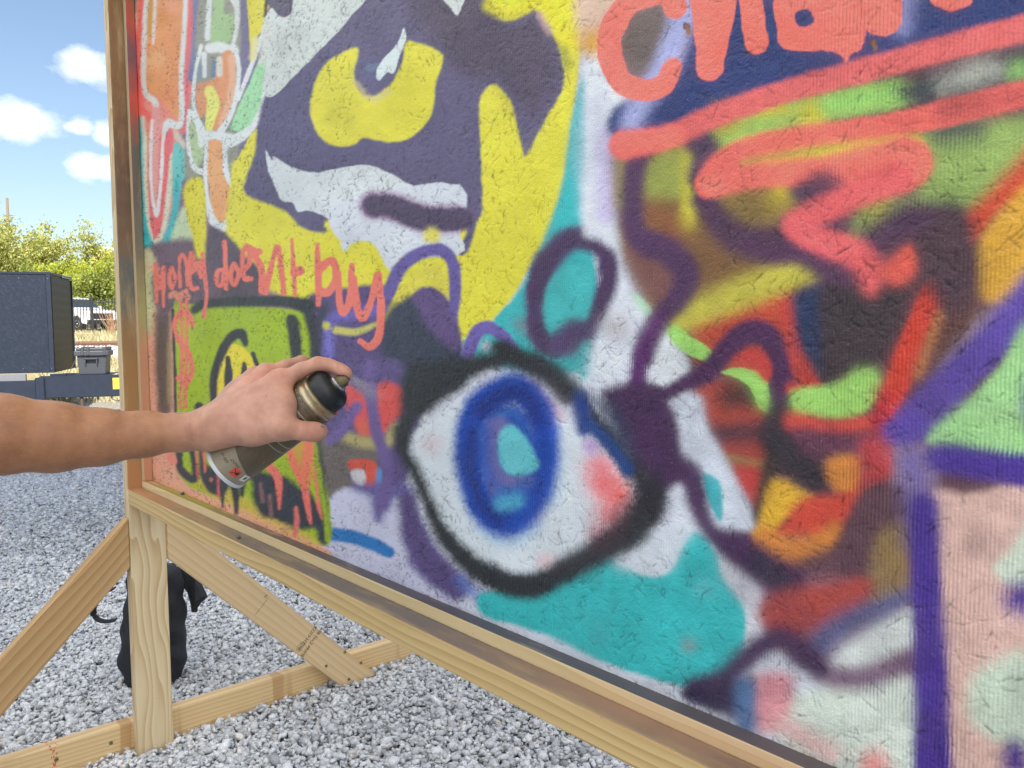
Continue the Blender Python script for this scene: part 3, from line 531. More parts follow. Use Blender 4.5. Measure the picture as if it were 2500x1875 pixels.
po('E', [(1740, 600), (2300, 520), (2300, 590), (2010, 900), (1850, 960), (1500, 1060), (1430, 1090), (1470, 900), (1700, 880), (1790, 720)], (148, 172, 96), 44); st('E', [(1850, 590), (1990, 570)], 44, (84, 92, 80), 60); bl('E', 1560, 960, 50, (176, 172, 70), 60)
st('E', [(1230, 840), (1320, 800), (1410, 840)], 62, (76, 54, 84), 40); st('E', [(720, 620), (780, 680), (752, 800)], [46, 54, 44], (78, 56, 88), 26); st('E', [(770, 900), (890, 1050), (1050, 1115), (1200, 1120), (1310, 1180), (1400, 1240)], [44, 56, 60, 60, 62, 50], (84, 52, 82), 34)
bl('E', 1350, 980, 70, (80, 58, 84), 60); st('E', [(1540, 1080), (1700, 985), (1850, 1000)], [56, 66, 70], (82, 50, 80), 50); po('E', [(1850, 940), (1950, 960), (2000, 1100), (2005, 1300), (1900, 1420), (1750, 1260), (1720, 1110)], (82, 58, 68), 50)
st('E', [(408, 655), (600, 620), (800, 530), (1100, 425), (1500, 315), (1900, 205), (2260, 115)], [52, 42, 42, 42, 44, 46, 50], (222, 106, 104), 14, 1); st('E', [(420, 650), (640, 610)], [46, 36], COR, 18)
st('E', [(2260, 410), (1900, 500), (1600, 570), (1300, 610), (1000, 660), (850, 740), (785, 830)], [46, 48, 46, 46, 46, 46, 44], (232, 108, 98), 14, 1); st('E', [(2260, 410), (1850, 500)], 40, (196, 88, 84), 30, 2)
st('E', [(960, 740), (1300, 690), (1720, 640)], [18, 26, 32], (192, 180, 66), 20)
st('E', [(790, 838), (1000, 790), (1300, 770), (1500, 760), (1680, 730)], [40, 48, 52, 84, 96], COR, 20, 1.2)
st('E', [(1230, 850), (1310, 815), (1400, 860)], [40, 44, 30], (74, 52, 80), 40, alpha=.9)
st('E', [(1640, 800), (1450, 880), (1220, 985), (1185, 1020), (1290, 1080), (1450, 1140), (1520, 1210), (1522, 1290)], [60, 52, 46, 46, 48, 52, 52, 30], (230, 102, 104), 26)
po('E', [(1555, 1215), (1640, 1140), (1705, 1105), (1722, 1230), (1650, 1282), (1590, 1265)], (224, 96, 80), 18)
K_ = lambda pts, r: st('E', pts, r, COR, 5, 1.2)
K_([(640, 30), (600, -30), (450, 5), (362, 120), (345, 240), (400, 365), (500, 405), (590, 380), (630, 300)], [44, 44, 44, 44, 44, 42, 40, 40, 34])
K_([(755, -60), (790, 200), (798, 305)], [44, 46, 48]); K_([(805, 300), (840, 150), (880, -60)], [44, 40, 40]); K_([(975, -60), (995, 100), (1008, 190)], [44, 42, 44])
po('E', [(1120, -60), (1098, 130), (1130, 222), (1280, 228), (1390, 250), (1412, 282), (1432, 240), (1492, 190), (1490, -60)], COR, 5, 2, sm=True); po('E', [(1182, 62), (1240, 40), (1265, 100), (1200, 118)], NAV, 5)
K_([(1560, -60), (1570, 70)], [84, 76]); K_([(1830, -10), (1880, 2), (1940, -10)], [34, 38, 34])
for x, y in ((695, 120), (1535, 190)): bl('E', x, y, 14, (70, 44, 30), 6); st('E', [(x, y), (x+8, y+26)], 9, (140, 96, 60), 8)
# overspray: drifting mist softens the right-hand part, where the cans were held further off
def blur(A, n):
    A = A.copy()
    for _ in range(3):
        for ax in (0, 1):
            c = np.cumsum(np.concatenate([np.repeat(np.take(A, [0], ax), n+1, ax), A, np.repeat(np.take(A, [-1], ax), n, ax)], ax), ax, dtype=np.float64)
            A = ((np.take(c, range(2*n+1, c.shape[ax]), ax)-np.take(c, range(0, c.shape[ax]-2*n-1), ax))/(2*n+1)).astype(np.float32)
    return A
B8 = blur(CAN, 6)
right = np.clip((gu-1180)/300, 0, 1)[None]; keep_ = np.clip((330-gv)/80, 0, 1)[:, None]
mk_ = np.clip(right*(.34+.30*fnoise(SHP, 55, 41)), 0, .75)*(1-.75*keep_)
CAN += (B8-CAN)*mk_[..., None]
fl_ = np.clip(fnoise(SHP, 60, 42)+.4*fnoise(SHP, 22, 43)-.2, 0, 1)*right*.16
CAN += (lin((84, 62, 80))-CAN)*(fl_*(1-keep_))[..., None]
CAN = CAN.astype(np.float32)
# pigment is never even: faint blotches and a speckle of overspray
CAN *= (1 + (.06+.05*right)*BLOT)[..., None]
CAN += ((np.random.default_rng(9).random(SHP) > .996)*.10).astype(np.float32)[..., None]
CAN *= (1+.11*RIB)[..., None]
CAN = np.clip(CAN, 0, 1)**1.07*np.array([1.03, 1.03, 1.0], np.float32)
KALB = 0.88
CAN = np.clip(CAN/KALB, 0.004, .86)
def uv_of(x, z):
    P = np.stack([x, np.full_like(x, YB), z], -1) - CAM
    t = P@FW
    return 1250+FPX*(P@RT)/t, 937.5-FPX*(P@UP)/t
def x_of_u(u):       # along the middle of the panel
    u = np.asarray(u, float); d = FW[None] + RT[None]*((u-1250)/FPX)[:, None] - UP[None]*(1000-937.5)/FPX
    return CAM[0]+d[:, 0]*(YB-CAM[1])/d[:, 1]
XE = 1.965
BX0, BX1, BZ1 = 0.0, 2.44, 2.33
# ---------------------------------------------------------------- wood
def wood(name, light, dark, ring=28, knots=True, over=None, rough=.62, cathedral=.5, tint=(1.05, .99, .94), bands=False):
    """pine: grain runs along local X; `over` adds spray dust on chosen faces, as (normal axis, sign, ramp along X)"""
    m = MT(name, rough); o = m.obj(); r = m.rand()
    off = m.node('ShaderNodeCombineXYZ', {0: m.math('MULTIPLY', r, 37.0), 1: m.math('MULTIPLY', r, 11.0), 2: m.math('MULTIPLY', r, 5.0)}).outputs[0]
    p = m.node('ShaderNodeVectorMath', {0: o, 1: off}, operation='ADD').outputs[0]
    big = m.noise(m.map(p, (1.3, 9, 9)), 1.0, 2, .5)
    q = m.map(p, (.55, 1, 1))
    warp = m.node('ShaderNodeVectorMath', {0: q, 1: m.node('ShaderNodeCombineXYZ', {0: 0.0, 1: m.math('MULTIPLY', m.math('SUBTRACT', big, .5), .11*cathedral), 2: m.math('MULTIPLY', m.math('SUBTRACT', m.noise(m.map(p, (1.7, 6, 6), (3, 1, 2)), 1.0, 2), .5), .16*cathedral)}).outputs[0]}, operation='ADD').outputs[0]
    w = m.node('ShaderNodeTexWave', {'Vector': m.map(warp, (0.0, 1, 1), (0, .04, .075)), 'Scale': float(ring), 'Distortion': 1.2, 'Detail': 3.0, 'Detail Scale': 1.5}, wave_type='RINGS', rings_direction='X', wave_profile='SAW').outputs['Fac']
    fib = m.noise(m.map(p, (6, 420, 420)), 1.0, 3, .6)
    blo = m.noise(m.map(p, (2.2, 8, 8)), 1.0, 3)
    f = m.math('ADD', m.math('MULTIPLY', w, .75), m.math('MULTIPLY', fib, .3))
    c = m.ramp(f, [(.12, light), (.55, tuple(a*.55+b*.45 for a, b in zip(light, dark))), (.86, dark), (1.0, tuple(x*.95 for x in light))])
    c = m.mix(m.math('MULTIPLY', blo, .55), c, tuple(a*.72 for a in light), 'MIX')
    if knots:
        k = m.vor(m.map(p, (2.1, 13, 13)), 1.0)
        kn = m.ramp(k, [(.03, 1.0), (.075, .65), (.10, .0)])
        kb = m.node('ShaderNodeRGBToBW', {0: kn}).outputs[0]
        c = m.mix(m.math('MULTIPLY', kb, .8), c, (.10, .05, .022))
    if bands:
        bx_ = m.noise(m.map(p, (13, .8, .8)), 1.0, 1); bm_ = m.node('ShaderNodeMapRange', {0: bx_, 1: .60, 2: .63, 3: 0.0, 4: .62}).outputs[0]
        c = m.mix(bm_, c, (.40, .225, .085))
        rx_ = m.math('MULTIPLY', m.math('GREATER_THAN', m.noise(m.map(p, (16, 1, 1), (9, 3, 1)), 1.0, 0), .70), m.math('GREATER_THAN', m.noise(m.map(p, (150, 90, 90)), 1.0, 2), .53))
        c = m.mix(rx_, c, (.55, .09, .06))
    sp_ = m.node('ShaderNodeTexVoronoi', {'Vector': p, 'Scale': 95.0}); spd = m.math('MULTIPLY', m.math('LESS_THAN', sp_.outputs['Distance'], .10), m.math('GREATER_THAN', m.sep(sp_.outputs['Color'])[0], .80))
    c = m.mix(m.math('MULTIPLY', spd, .8), c, m.mix(.55, sp_.outputs['Color'], (.06, .05, .05)))
    if over:
        nrm = m.node('ShaderNodeNewGeometry')
        vt = m.node('ShaderNodeVectorTransform', {0: nrm.outputs['Normal']}, vector_type='NORMAL', convert_from='WORLD', convert_to='WORLD').outputs[0]
        sx = m.sep(o)
        for axis, sign, scale, shift, stops, amt, *start in over:
            face = m.math('GREATER_THAN', m.math('MULTIPLY', m.sep(vt)[axis], float(sign)), .7)
            pos = m.math('ADD', m.math('MULTIPLY', sx[0], scale), shift)
            pos = m.math('ADD', pos, m.math('MULTIPLY', m.math('SUBTRACT', m.noise(p, 22, 4), .5), .10))
            oc = m.ramp(pos, stops)
            if start: face = m.math('MULTIPLY', face, m.math('GREATER_THAN', sx[0], start[0]))
            a = m.math('MULTIPLY', m.math('MULTIPLY', m.noise(m.map(p, (5, 26, 26)), 1.0, 5, .65), 2.0*amt, True), face, True)
            c = m.mix(a, c, oc)
    c = m.mix(1.0, c, tint, 'MULTIPLY')
    m.col(c)
    m.nrm(m.bump(m.math('ADD', m.math('MULTIPLY', w, .25), fib), .35, .0008))
    m.rgh(m.math('ADD', m.math('MULTIPLY', fib, .2), rough-.1))
    return m.m
LT, DK = (.76, .59, .35), (.53, .35, .155)
W_plain = wood('pine_timber', LT, DK, 26)
W_brace = wood('pine_brace', (.76, .59, .36), (.61, .44, .22), 17, True, cathedral=.35)
W_post = wood('pine_post', (.74, .64, .42), (.50, .335, .155), 15, False, cathedral=2.6, over=[
    (0, 1, .42, 0.0, [(.29, (.50, .24, .13)), (.33, (.42, .24, .10)), (.44, (.36, .22, .09)), (.52, (.12, .16, .16)), (.56, (.20, .14, .09)), (.62, (.13, .085, .06)), (.72, (.24, .15, .075)), (.85, (.22, .14, .065)), (1.0, (.18, .14, .07))], 1.0, ZR+.012)])
W_warm = wood('pine_brace_warm', (.60, .41, .20), (.40, .23, .085), 15, True, cathedral=.5)
W_foot = wood('pine_foot', (.77, .60, .34), (.58, .39, .17), 30, True, cathedral=.3, bands=True)
W_rail = wood('pine_rail', (.70, .54, .27), (.46, .30, .10), 55, True, over=[
    (2, 1, .41, 0.0, [(0.0, (.42, .20, .10)), (.10, (.36, .22, .12)), (.28, (.17, .145, .13)), (.52, (.16, .145, .14)), (.66, (.30, .19, .13)), (.8, (.10, .085, .08)), (1.0, (.10, .085, .08))], .95)], cathedral=.22)
W_stop = wood('pine_stop_strip', (.76, .66, .40), (.58, .44, .21), 20, False, over=[
    (2, 1, .41, 0.0, [(0.0, (.40, .20, .11)), (.06, (.30, .27, .045)), (.17, (.30, .27, .06)), (.25, (.20, .14, .10)), (.36, (.10, .085, .085)), (.55, (.075, .075, .10)), (.8, (.10, .085, .09)), (1.0, (.13, .10, .10))], 1.1),
    (1, -1, .41, 0.0, [(0.0, (.62, .5, .28)), (.6, (.60, .48, .28)), (.75, (.66, .30, .20)), (1.0, (.70, .22, .16))], .35)])
W_stopv = wood('pine_stop_upright', (.60, .42, .26), (.46, .28, .15), 20, False, over=[
    (0, 1, .62, 0.0, [(0.0, (.52, .28, .18)), (.20, (.52, .30, .18)), (.26, (.40, .36, .18)), (.36, (.20, .18, .13)), (.45, (.14, .11, .10)), (.52, (.14, .12, .10)), (.58, (.50, .10, .075)), (.66, (.17, .11, .14)), (.70, (.46, .10, .07)), (.80, (.20, .14, .08)), (.9, (.10, .14, .10))], 1.1),
    (1, -1, .62, 0.0, [(0.0, (.6, .5, .3)), (.5, (.55, .5, .33)), (.8, (.35, .42, .28)), (1.0, (.3, .42, .3))], .45)])
def plank(name, a, b, w, t, mat, parent, side, bev=.003):
    """a timber from a to b, w wide along `side`, t thick; local X runs along the grain"""
    a, b, side = Vector(a), Vector(b), Vector(side).normalized()
    X = (b-a).normalized(); Y = (side - X*side.dot(X)).normalized(); Z = X.cross(Y); L = (b-a).length
    bm = bmesh.new(); add_box(bm, (0, -w/2, -t/2), (L, w/2, t/2), bev, 2)
    o = bm_obj(name, bm, mat, parent)
    mw = Matrix.Identity(4)
    for i in range(3): mw[i][0], mw[i][1], mw[i][2], mw[i][3] = X[i], Y[i], Z[i], a[i]
    o.matrix_world = mw if parent is None else parent.matrix_world.inverted() @ mw
    return o

board = tag(empty('graffiti_board'), 'large spray-painted mural board on a pine timber stand with diagonal braces', 'mural board')
# --- panel
us = np.arange(352.0, 2545.0, 2.75); xs = x_of_u(us); xs = xs[(xs > BX0+.001) & (xs < XE+.02)]
xs = np.concatenate([[BX0], xs, np.arange(xs[-1]+.006, BX1, .006), [BX1]])
fx = np.clip(xs/XE, 0, 1); ztop = 1.955 - (1.955-1.375)*fx**1.06
NR = 640
tt = np.linspace(0, 1, NR)
ZZ = ZR + (ztop[None]-ZR)*tt[:, None]
NR2 = 70; t2 = np.linspace(0, 1, NR2+1)[1:]
ZZ = np.vstack([ZZ, ztop[None] + (BZ1-ztop[None])*t2[:, None]])
XX = np.broadcast_to(xs[None], ZZ.shape).copy()
# beyond what the sketch covers the painting goes on as its own mirror image
xm = np.where(XX > XE, 2*XE-XX, XX)
zt = np.interp(xm, xs, ztop) - .012; zm = np.where(ZZ > zt, 2*zt-ZZ, ZZ)
zm = np.maximum(zm, ZR+.02)
U, V = uv_of(xm, zm)
cu = np.clip((U-PX0)/PST, 0, len(gu)-1.01); cv = np.clip((V-PY0)/PST, 0, len(gv)-1.01)
i0 = cu.astype(int); j0 = cv.astype(int); fu = (cu-i0)[..., None]; fv = (cv-j0)[..., None]
COLS = (CAN[j0, i0]*(1-fu)+CAN[j0, i0+1]*fu)*(1-fv)+(CAN[j0+1, i0]*(1-fu)+CAN[j0+1, i0+1]*fu)*fv
nr, nc = ZZ.shape
# the strand board's relief under the paint: flake edges, woven ribs and lumps, as real depth
RES = .0008; HW, HH = int(2.45/RES), int(1.65/RES)
def smooth1(A, n=1):
    for _ in range(n):
        A = (np.roll(A, 1, 0)+2*A+np.roll(A, -1, 0))/4; A = (np.roll(A, 1, 1)+2*A+np.roll(A, -1, 1))/4
    return A
rl = np.random.default_rng(17)
dens = fnoise((HH, HW), 150, 21)*.6 + fnoise((HH, HW), 45, 22)*.6 + .25
G = np.zeros((HH, HW), np.float32); RDG = np.zeros((HH, HW), np.float32)
def scratch(A, n, l0, l1, depth, w):
    x = rl.uniform(0, HW, n); y = rl.uniform(0, HH, n); L = rl.uniform(l0, l1, n)/RES
    ok = dens[y.astype(int) % HH, x.astype(int) % HW] + rl.normal(0, .55, n) > 0
    x, y, L = x[ok], y[ok], L[ok]; n = len(x); dom = fnoise((HH, HW), 60, 23)[y.astype(int) % HH, x.astype(int) % HW]*1.6
    th = dom + rl.normal(0, .9, n); cur = rl.normal(0, .006, n); D = depth*rl.uniform(.35, 1, n); K = 48
    t = np.linspace(-.5, .5, K)
    X = x[:, None]+np.cos(th)[:, None]*L[:, None]*t-np.sin(th)[:, None]*cur[:, None]*(L[:, None]*t)**2*.3
    Y = y[:, None]+np.sin(th)[:, None]*L[:, None]*t+np.cos(th)[:, None]*cur[:, None]*(L[:, None]*t)**2*.3
    v = (D[:, None]*(1-(2*t)**4)[None])
    for dx in range(w):
        Xi = X.astype(int)+dx; Yi = Y.astype(int); k = (Xi >= 0) & (Xi < HW) & (Yi >= 0) & (Yi < HH)
        np.maximum.at(A, (Yi[k], Xi[k]), np.broadcast_to(v, X.shape)[k].astype(np.float32))
scratch(G, 70000, .005, .024, 1.0, 1); scratch(G, 2600, .02, .05, .7, 1); scratch(RDG, 26000, .006, .03, 1.0, 2)
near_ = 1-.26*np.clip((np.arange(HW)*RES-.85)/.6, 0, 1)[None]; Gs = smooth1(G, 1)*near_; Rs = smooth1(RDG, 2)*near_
relief = -.0013*Gs + .00055*Rs + .00008*fnoise((HH, HW), 6, 24) + .00012*fnoise((HH, HW), 2.2, 31) + .00011*fnoise((HH, HW), 17, 25) + .0003*fnoise((HH, HW), 60, 26)
pins = (rl.random((HH, HW)) > .9993)*np.clip(dens+.3, 0, 1); pins = np.maximum(pins, np.roll(pins, 1, 1))
DARK = np.clip(np.clip(Gs*1.9-.30, 0, 1)*.95 + pins*.8, 0, .92)  # grooves darkened in the paint colour: bare gaps plus the shade inside them
jx = np.clip(XX/RES, 0, HW-1.01); jz = np.clip((ZZ-ZR)/RES, 0, HH-1.01)
def samp(A):
    a, b = jx.astype(int), jz.astype(int); fa, fb = jx-a, jz-b
    return (A[b, a]*(1-fa)+A[b, a+1]*fa)*(1-fb)+(A[b+1, a]*(1-fa)+A[b+1, a+1]*fa)*fb
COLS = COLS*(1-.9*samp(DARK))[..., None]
V3 = np.stack([XX, YB - samp(relief), ZZ], -1).reshape(-1, 3)
idx = np.arange(nr*nc).reshape(nr, nc)
quads = np.stack([idx[:-1, :-1], idx[:-1, 1:], idx[1:, 1:], idx[1:, :-1]], -1).reshape(-1, 4)
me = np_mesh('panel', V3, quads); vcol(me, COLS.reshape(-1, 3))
m = MT('sprayed_strand_board', .31, spec=.42); o = m.obj()
m.col(m.node('ShaderNodeAttribute', attribute_name='paint').outputs['Color'])
sx_ = m.sep(o)
wv = m.math('ADD', sx_[0], m.math('MULTIPLY', m.noise(o, 55, 1), .0016))
rib = m.math('MULTIPLY', m.math('SINE', m.math('MULTIPLY', wv, 2*math.pi/.0031)), m.math('MULTIPLY', m.math('SUBTRACT', m.noise(o, 9, 2), .42), 3.2, True))
m.nrm(m.bump(m.math('ADD', m.math('MULTIPLY', rib, .42), m.noise(o, 520, 2, .6)), .6, .0013))
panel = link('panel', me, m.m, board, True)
tag(panel, 'strand board painted with a purple and yellow animal eye, a blue eye and words')
box('panel_back', (BX0, YB+.003, ZR), (BX1, YB+.014, BZ1), plain('raw_strand_board', (.40, .27, .14), .8, var=.4, scale=40), board)

# --- timbers
T = .038; Wd = .089
post = plank('post', (-T/2, Wd/2, -.012), (-T/2, Wd/2, 2.42), Wd, T, W_post, board, (0, 1, 0))
plank('post', (BX1+T/2, Wd/2, -.012), (BX1+T/2, Wd/2, 2.42), Wd, T, W_plain, board, (0, 1, 0))
plank('bottom_rail', (0.001, Wd/2, ZR-T/2), (BX1-.001, Wd/2, ZR-T/2), Wd, T, W_rail, board, (0, 1, 0))
plank('top_rail', (0.001, Wd/2, BZ1+T/2), (BX1-.001, Wd/2, BZ1+T/2), Wd, T, W_plain, board, (0, 1, 0))
plank('stop_strip', (0.0015, YB-.0115, ZR+.0095), (BX1-.0015, YB-.0115, ZR+.0095), .019, .022, W_stop, board, (0, 0, 1), .002)
plank('stop_strip', (.011, YB-.0112, ZR+.0192), (.011, YB-.0112, BZ1-.001), .019, .0215, W_stopv, board, (1, 0, 0), .002)
plank('stop_strip', (BX1-.011, YB-.0112, ZR+.0192), (BX1-.011, YB-.0112, BZ1-.001), .019, .0215, W_stopv, board, (1, 0, 0), .002)
ZF = .0735
for px in (0.0, BX1+2*T):
    foot = plank('foot', (px-1.5*T-.0005, -1.02, ZF-Wd/2), (px-1.5*T-.0005, 1.12, ZF-Wd/2), Wd, T, W_foot, board, (0, 0, 1))
    if px == 0.0: foot0 = foot
def brace(name, a, b, cuta, cutb, mat, x0):
    """45 degree brace in the y-z plane; the upper end is cut plumb against the post, the lower end level with the ground"""
    a, b = Vector(a), Vector(b); d = (b-a).normalized(); n = Vector((0, -d.z, d.y)) if d.y*d.z < 0 else Vector((0, d.z, -d.y))
    n = Vector((0, abs(n.y)*(1 if d.y > 0 else -1), abs(n.z)))
    pts = []
    hw = Wd/2
    up0 = a + n*hw; lo0 = a - n*hw
    def hit(p, plane):
        ax, val = plane; k = (val-p[ax])/d[ax]; return p + d*k
    P = [hit(up0, cuta), hit(lo0, cuta), hit(lo0, cutb), hit(up0, cutb)]
    X = d; Y = n; Z = X.cross(Y)
    mw = Matrix.Identity(4)
    for i in range(3): mw[i][0], mw[i][1], mw[i][2], mw[i][3] = X[i], Y[i], Z[i], (x0-T/2, a.y, a.z)[i]
    inv = mw.inverted()
    bm = bmesh.new()
    L = [inv @ Vector((x0-T/2, p.y, p.z)) for p in P]
    f = [bm.verts.new((q.x, q.y, -T/2)) for q in L]; g = [bm.verts.new((q.x, q.y, T/2)) for q in L]
    bm.faces.new(f[::-1]); bm.faces.new(g)
    for k in range(4): bm.faces.new((f[k], f[(k+1) % 4], g[(k+1) % 4], g[k]))
    bmesh.ops.recalc_face_normals(bm, faces=bm.faces)
    bmesh.ops.bevel(bm, geom=list(bm.edges), offset=.0025, segments=2, affect='EDGES')
    o = bm_obj(name, bm, mat, board); o.matrix_world = mw
    return o, mw
S2 = Wd/math.sqrt(2)
b2, mw2 = brace('brace', (0, .089+.01, .553), (0, .089+.01+.6, .553-.6), (1, .0898), (2, -.012), W_brace, -.0006)
b1, mw1 = brace('brace', (0, -.01, .547), (0, -.61, -.053), (1, -.0008), (2, -.012), W_warm, -.0006)
for px in (BX1+T,):
    for (ya, sgn, mat) in ((.099, 1, W_brace), (-.01, -1, W_warm)):
        brace('brace', (0, ya, .553), (0, ya+sgn*.6, -.047), (1, .0898 if sgn > 0 else -.0008), (2, -.012), mat, px-.0006)
# screws at the foot of the back brace
brass = plain('zinc_screw', (.30, .25, .12), .35, .9)
def screw(parent, x, y, z, r=.0045, nrm=(1, 0, 0)):
    bm = bmesh.new(); lathe(bm, [(r, -.002), (r, .0004), (r*.8, .0008), (r*.45, .0006), (r*.40, -.0006)], 14)
    o = bm_obj('screw', bm, brass, parent)
    q = Vector(nrm).to_track_quat('Z', 'Y').to_matrix().to_4x4(); q.translation = Vector((x, y, z))
    o.matrix_world = q
for y, z in ((.548, .086), (.612, .111), (.624, .022), (.668, .061)): screw(board, .0006, y-.008, z-.008)
for y, z in ((-.18, .038), (-.055, .036)): screw(board, -T+.001, y, z, .005)
# mill stamp printed on the back brace
ink = plain('stamp_ink', (.05, .04, .03), .8)
def text(name, s, size, mat, mw, parent, align='CENTER', ext=0.0):
    cu = bpy.data.curves.new(name, 'FONT'); cu.body = s; cu.size = size; cu.align_x = align; cu.align_y = 'CENTER'; cu.extrude = ext
    tmp = bpy.data.objects.new(name, cu); COL.objects.link(tmp)
    dg = bpy.context.evaluated_depsgraph_get(); me = bpy.data.meshes.new_from_object(tmp.evaluated_get(dg))
    bpy.data.objects.remove(tmp); bpy.data.curves.remove(cu)
    o = link(name, me, mat, parent); o.matrix_world = mw
    return o
def on_brace2(along, across, ang):
    d = Vector((0, 1, -1)).normalized(); n = Vector((0, 1, 1)).normalized()
    base = Vector((0, .099, .553)); p = base + d*along + n*across
    ax = (d*math.cos(ang) + n*math.sin(ang)); ay = Vector((1, 0, 0)).cross(ax)
    mw = Matrix.Identity(4)
    for i in range(3): mw[i][0], mw[i][1], mw[i][2], mw[i][3] = ax[i], ay[i], (1, 0, 0)[i], p[i]
    mw.translation = p + Vector((-.0006+.0005, 0, 0))
    return mw
text('mill_stamp', 'SPIB No.2 PRIME', .0145, ink, on_brace2(.555, .006, -math.pi/2), board)
text('mill_stamp', 'KD19 HT', .0150, ink, on_brace2(.534, .016, -math.pi/2), board)
text('mill_stamp', '298', .0150, ink, on_brace2(.532, -.023, -math.pi/2), board)
bm = bmesh.new()
for k in range(28):
    a0, a1 = 2*math.pi*k/28, 2*math.pi*(k+1)/28
    def cc(a, r): return (max(-.006, min(.006, math.cos(a)*.02)) + math.cos(a)*r, math.sin(a)*r*.95, 0)
    bm.faces.new([bm.verts.new(q) for q in (cc(a0, .0085), cc(a1, .0085), cc(a1, .0093), cc(a0, .0093))])
oo = bm_obj('mill_stamp', bm, ink, board); oo.matrix_world = on_brace2(.532, -.023, -math.pi/2)
text('mill_stamp', 'E2', .010, ink, on_brace2(.335, .028, -math.pi/2), board)
box('stamp_line', (-.0004, -.028, -.0002), (.0004, .028, .0002), ink, board).matrix_world = on_brace2(.345, .0, 0)
# gravel grit lodged on the ledge
grit = plain('grit', (.16, .14, .12), .8)
def pebble(x, y, z, s, label):
    bm = bmesh.new(); bmesh.ops.create_icosphere(bm, subdivisions=2, radius=s)
    for v in bm.verts: v.co *= 1+.28*math.sin(v.co.x*900+v.co.y*700+x*50); v.co.z *= .8
    o = bm_obj('pebble', bm, grit); o.location = (x, y, z+s*.7); tag(o, label, 'pebble')
pebble(.655, .012, ZR, .0045, 'small dark pebble lying on the front rail below the blue stroke')
pebble(.255, .047, ZR+.019, .0045, 'tiny chip of wood and grit on the strip under the green banknote')
# ---------------------------------------------------------------- ground
ER = np.array([.66262, .74896, 0]); EF = np.array([-.74896, .66262, 0])    # across and along the view, on the level
def gh(s): return np.interp(s, [-60, 10, 17, 22, 24.3, 28, 41.6, 49, 80, 400], [0, 0, .12, .25, .52, .56, .80, 1.05, 1.3, 2.5])
def place(u, d, z=None):         # a spot on the ground seen at photo column u, d metres away
    p = np.array([CAM[0], CAM[1], 0]) + ER*(u-1250)/FPX*d + EF*d
    p[2] = gh(d) if z is None else z
    return p
ds = np.concatenate([np.arange(-40, -4, 6), np.arange(-4, 12, .5), np.arange(12, 60, 1), np.arange(60, 420, 20)])
ls = np.concatenate([np.arange(-300, -40, 20), np.arange(-40, 20, 1.0), np.arange(20, 320, 20)])
DD, LL = np.meshgrid(ds, ls, indexing='ij')
P = np.array([CAM[0], CAM[1], 0]) + ER*LL[..., None] + EF*DD[..., None]
P[..., 2] = gh(DD) - .010 + (DD > 9)*.03*np.sin(LL*1.3)*np.sin(DD*.9)
nr, nc = DD.shape; idx = np.arange(nr*nc).reshape(nr, nc)
q = np.stack([idx[:-1, :-1], idx[:-1, 1:], idx[1:, 1:], idx[1:, :-1]], -1).reshape(-1, 4)[:, ::-1]
me = np_mesh('ground', P.reshape(-1, 3), q)
m = MT('gravel_and_dry_grass', .9); o = m.obj()
vd = m.node('ShaderNodeTexVoronoi', {'Vector': o, 'Scale': 62.0})
sh = m.sep(vd.outputs['Color'])[0]
gc = m.ramp(sh, [(0, (.27, .29, .31)), (.4, (.40, .43, .46)), (.75, (.52, .55, .58)), (1, (.66, .68, .70))])
edge = m.ramp(vd.outputs['Distance'], [(.0, 1.0), (.45, .8), (.75, .2)])
gc = m.mix(1.0, gc, edge, 'MULTIPLY')
dist = m.math('ADD', m.math('ADD', m.math('MULTIPLY', m.sep(o)[0], -.749), m.math('MULTIPLY', m.sep(o)[1], .6626)), 2.013)
wob = m.math('ADD', dist, m.math('MULTIPLY', m.math('SUBTRACT', m.noise(o, .9, 4), .5), 5.0))
gm = m.node('ShaderNodeMapRange', {0: wob, 1: 10.5, 2: 13.0, 3: 0.0, 4: 1.0}).outputs[0]
grass = m.ramp(m.noise(o, 3.0, 6, .7), [(.3, (.30, .24, .10)), (.5, (.42, .34, .17)), (.62, (.25, .26, .08)), (.8, (.50, .42, .24))])
m.col(m.mix(gm, gc, grass))
m.nrm(m.bump(m.math('MULTIPLY', vd.outputs['Distance'], -1.0), .8, .012))
ground = tag(link('ground', me, m.m), kind='structure')

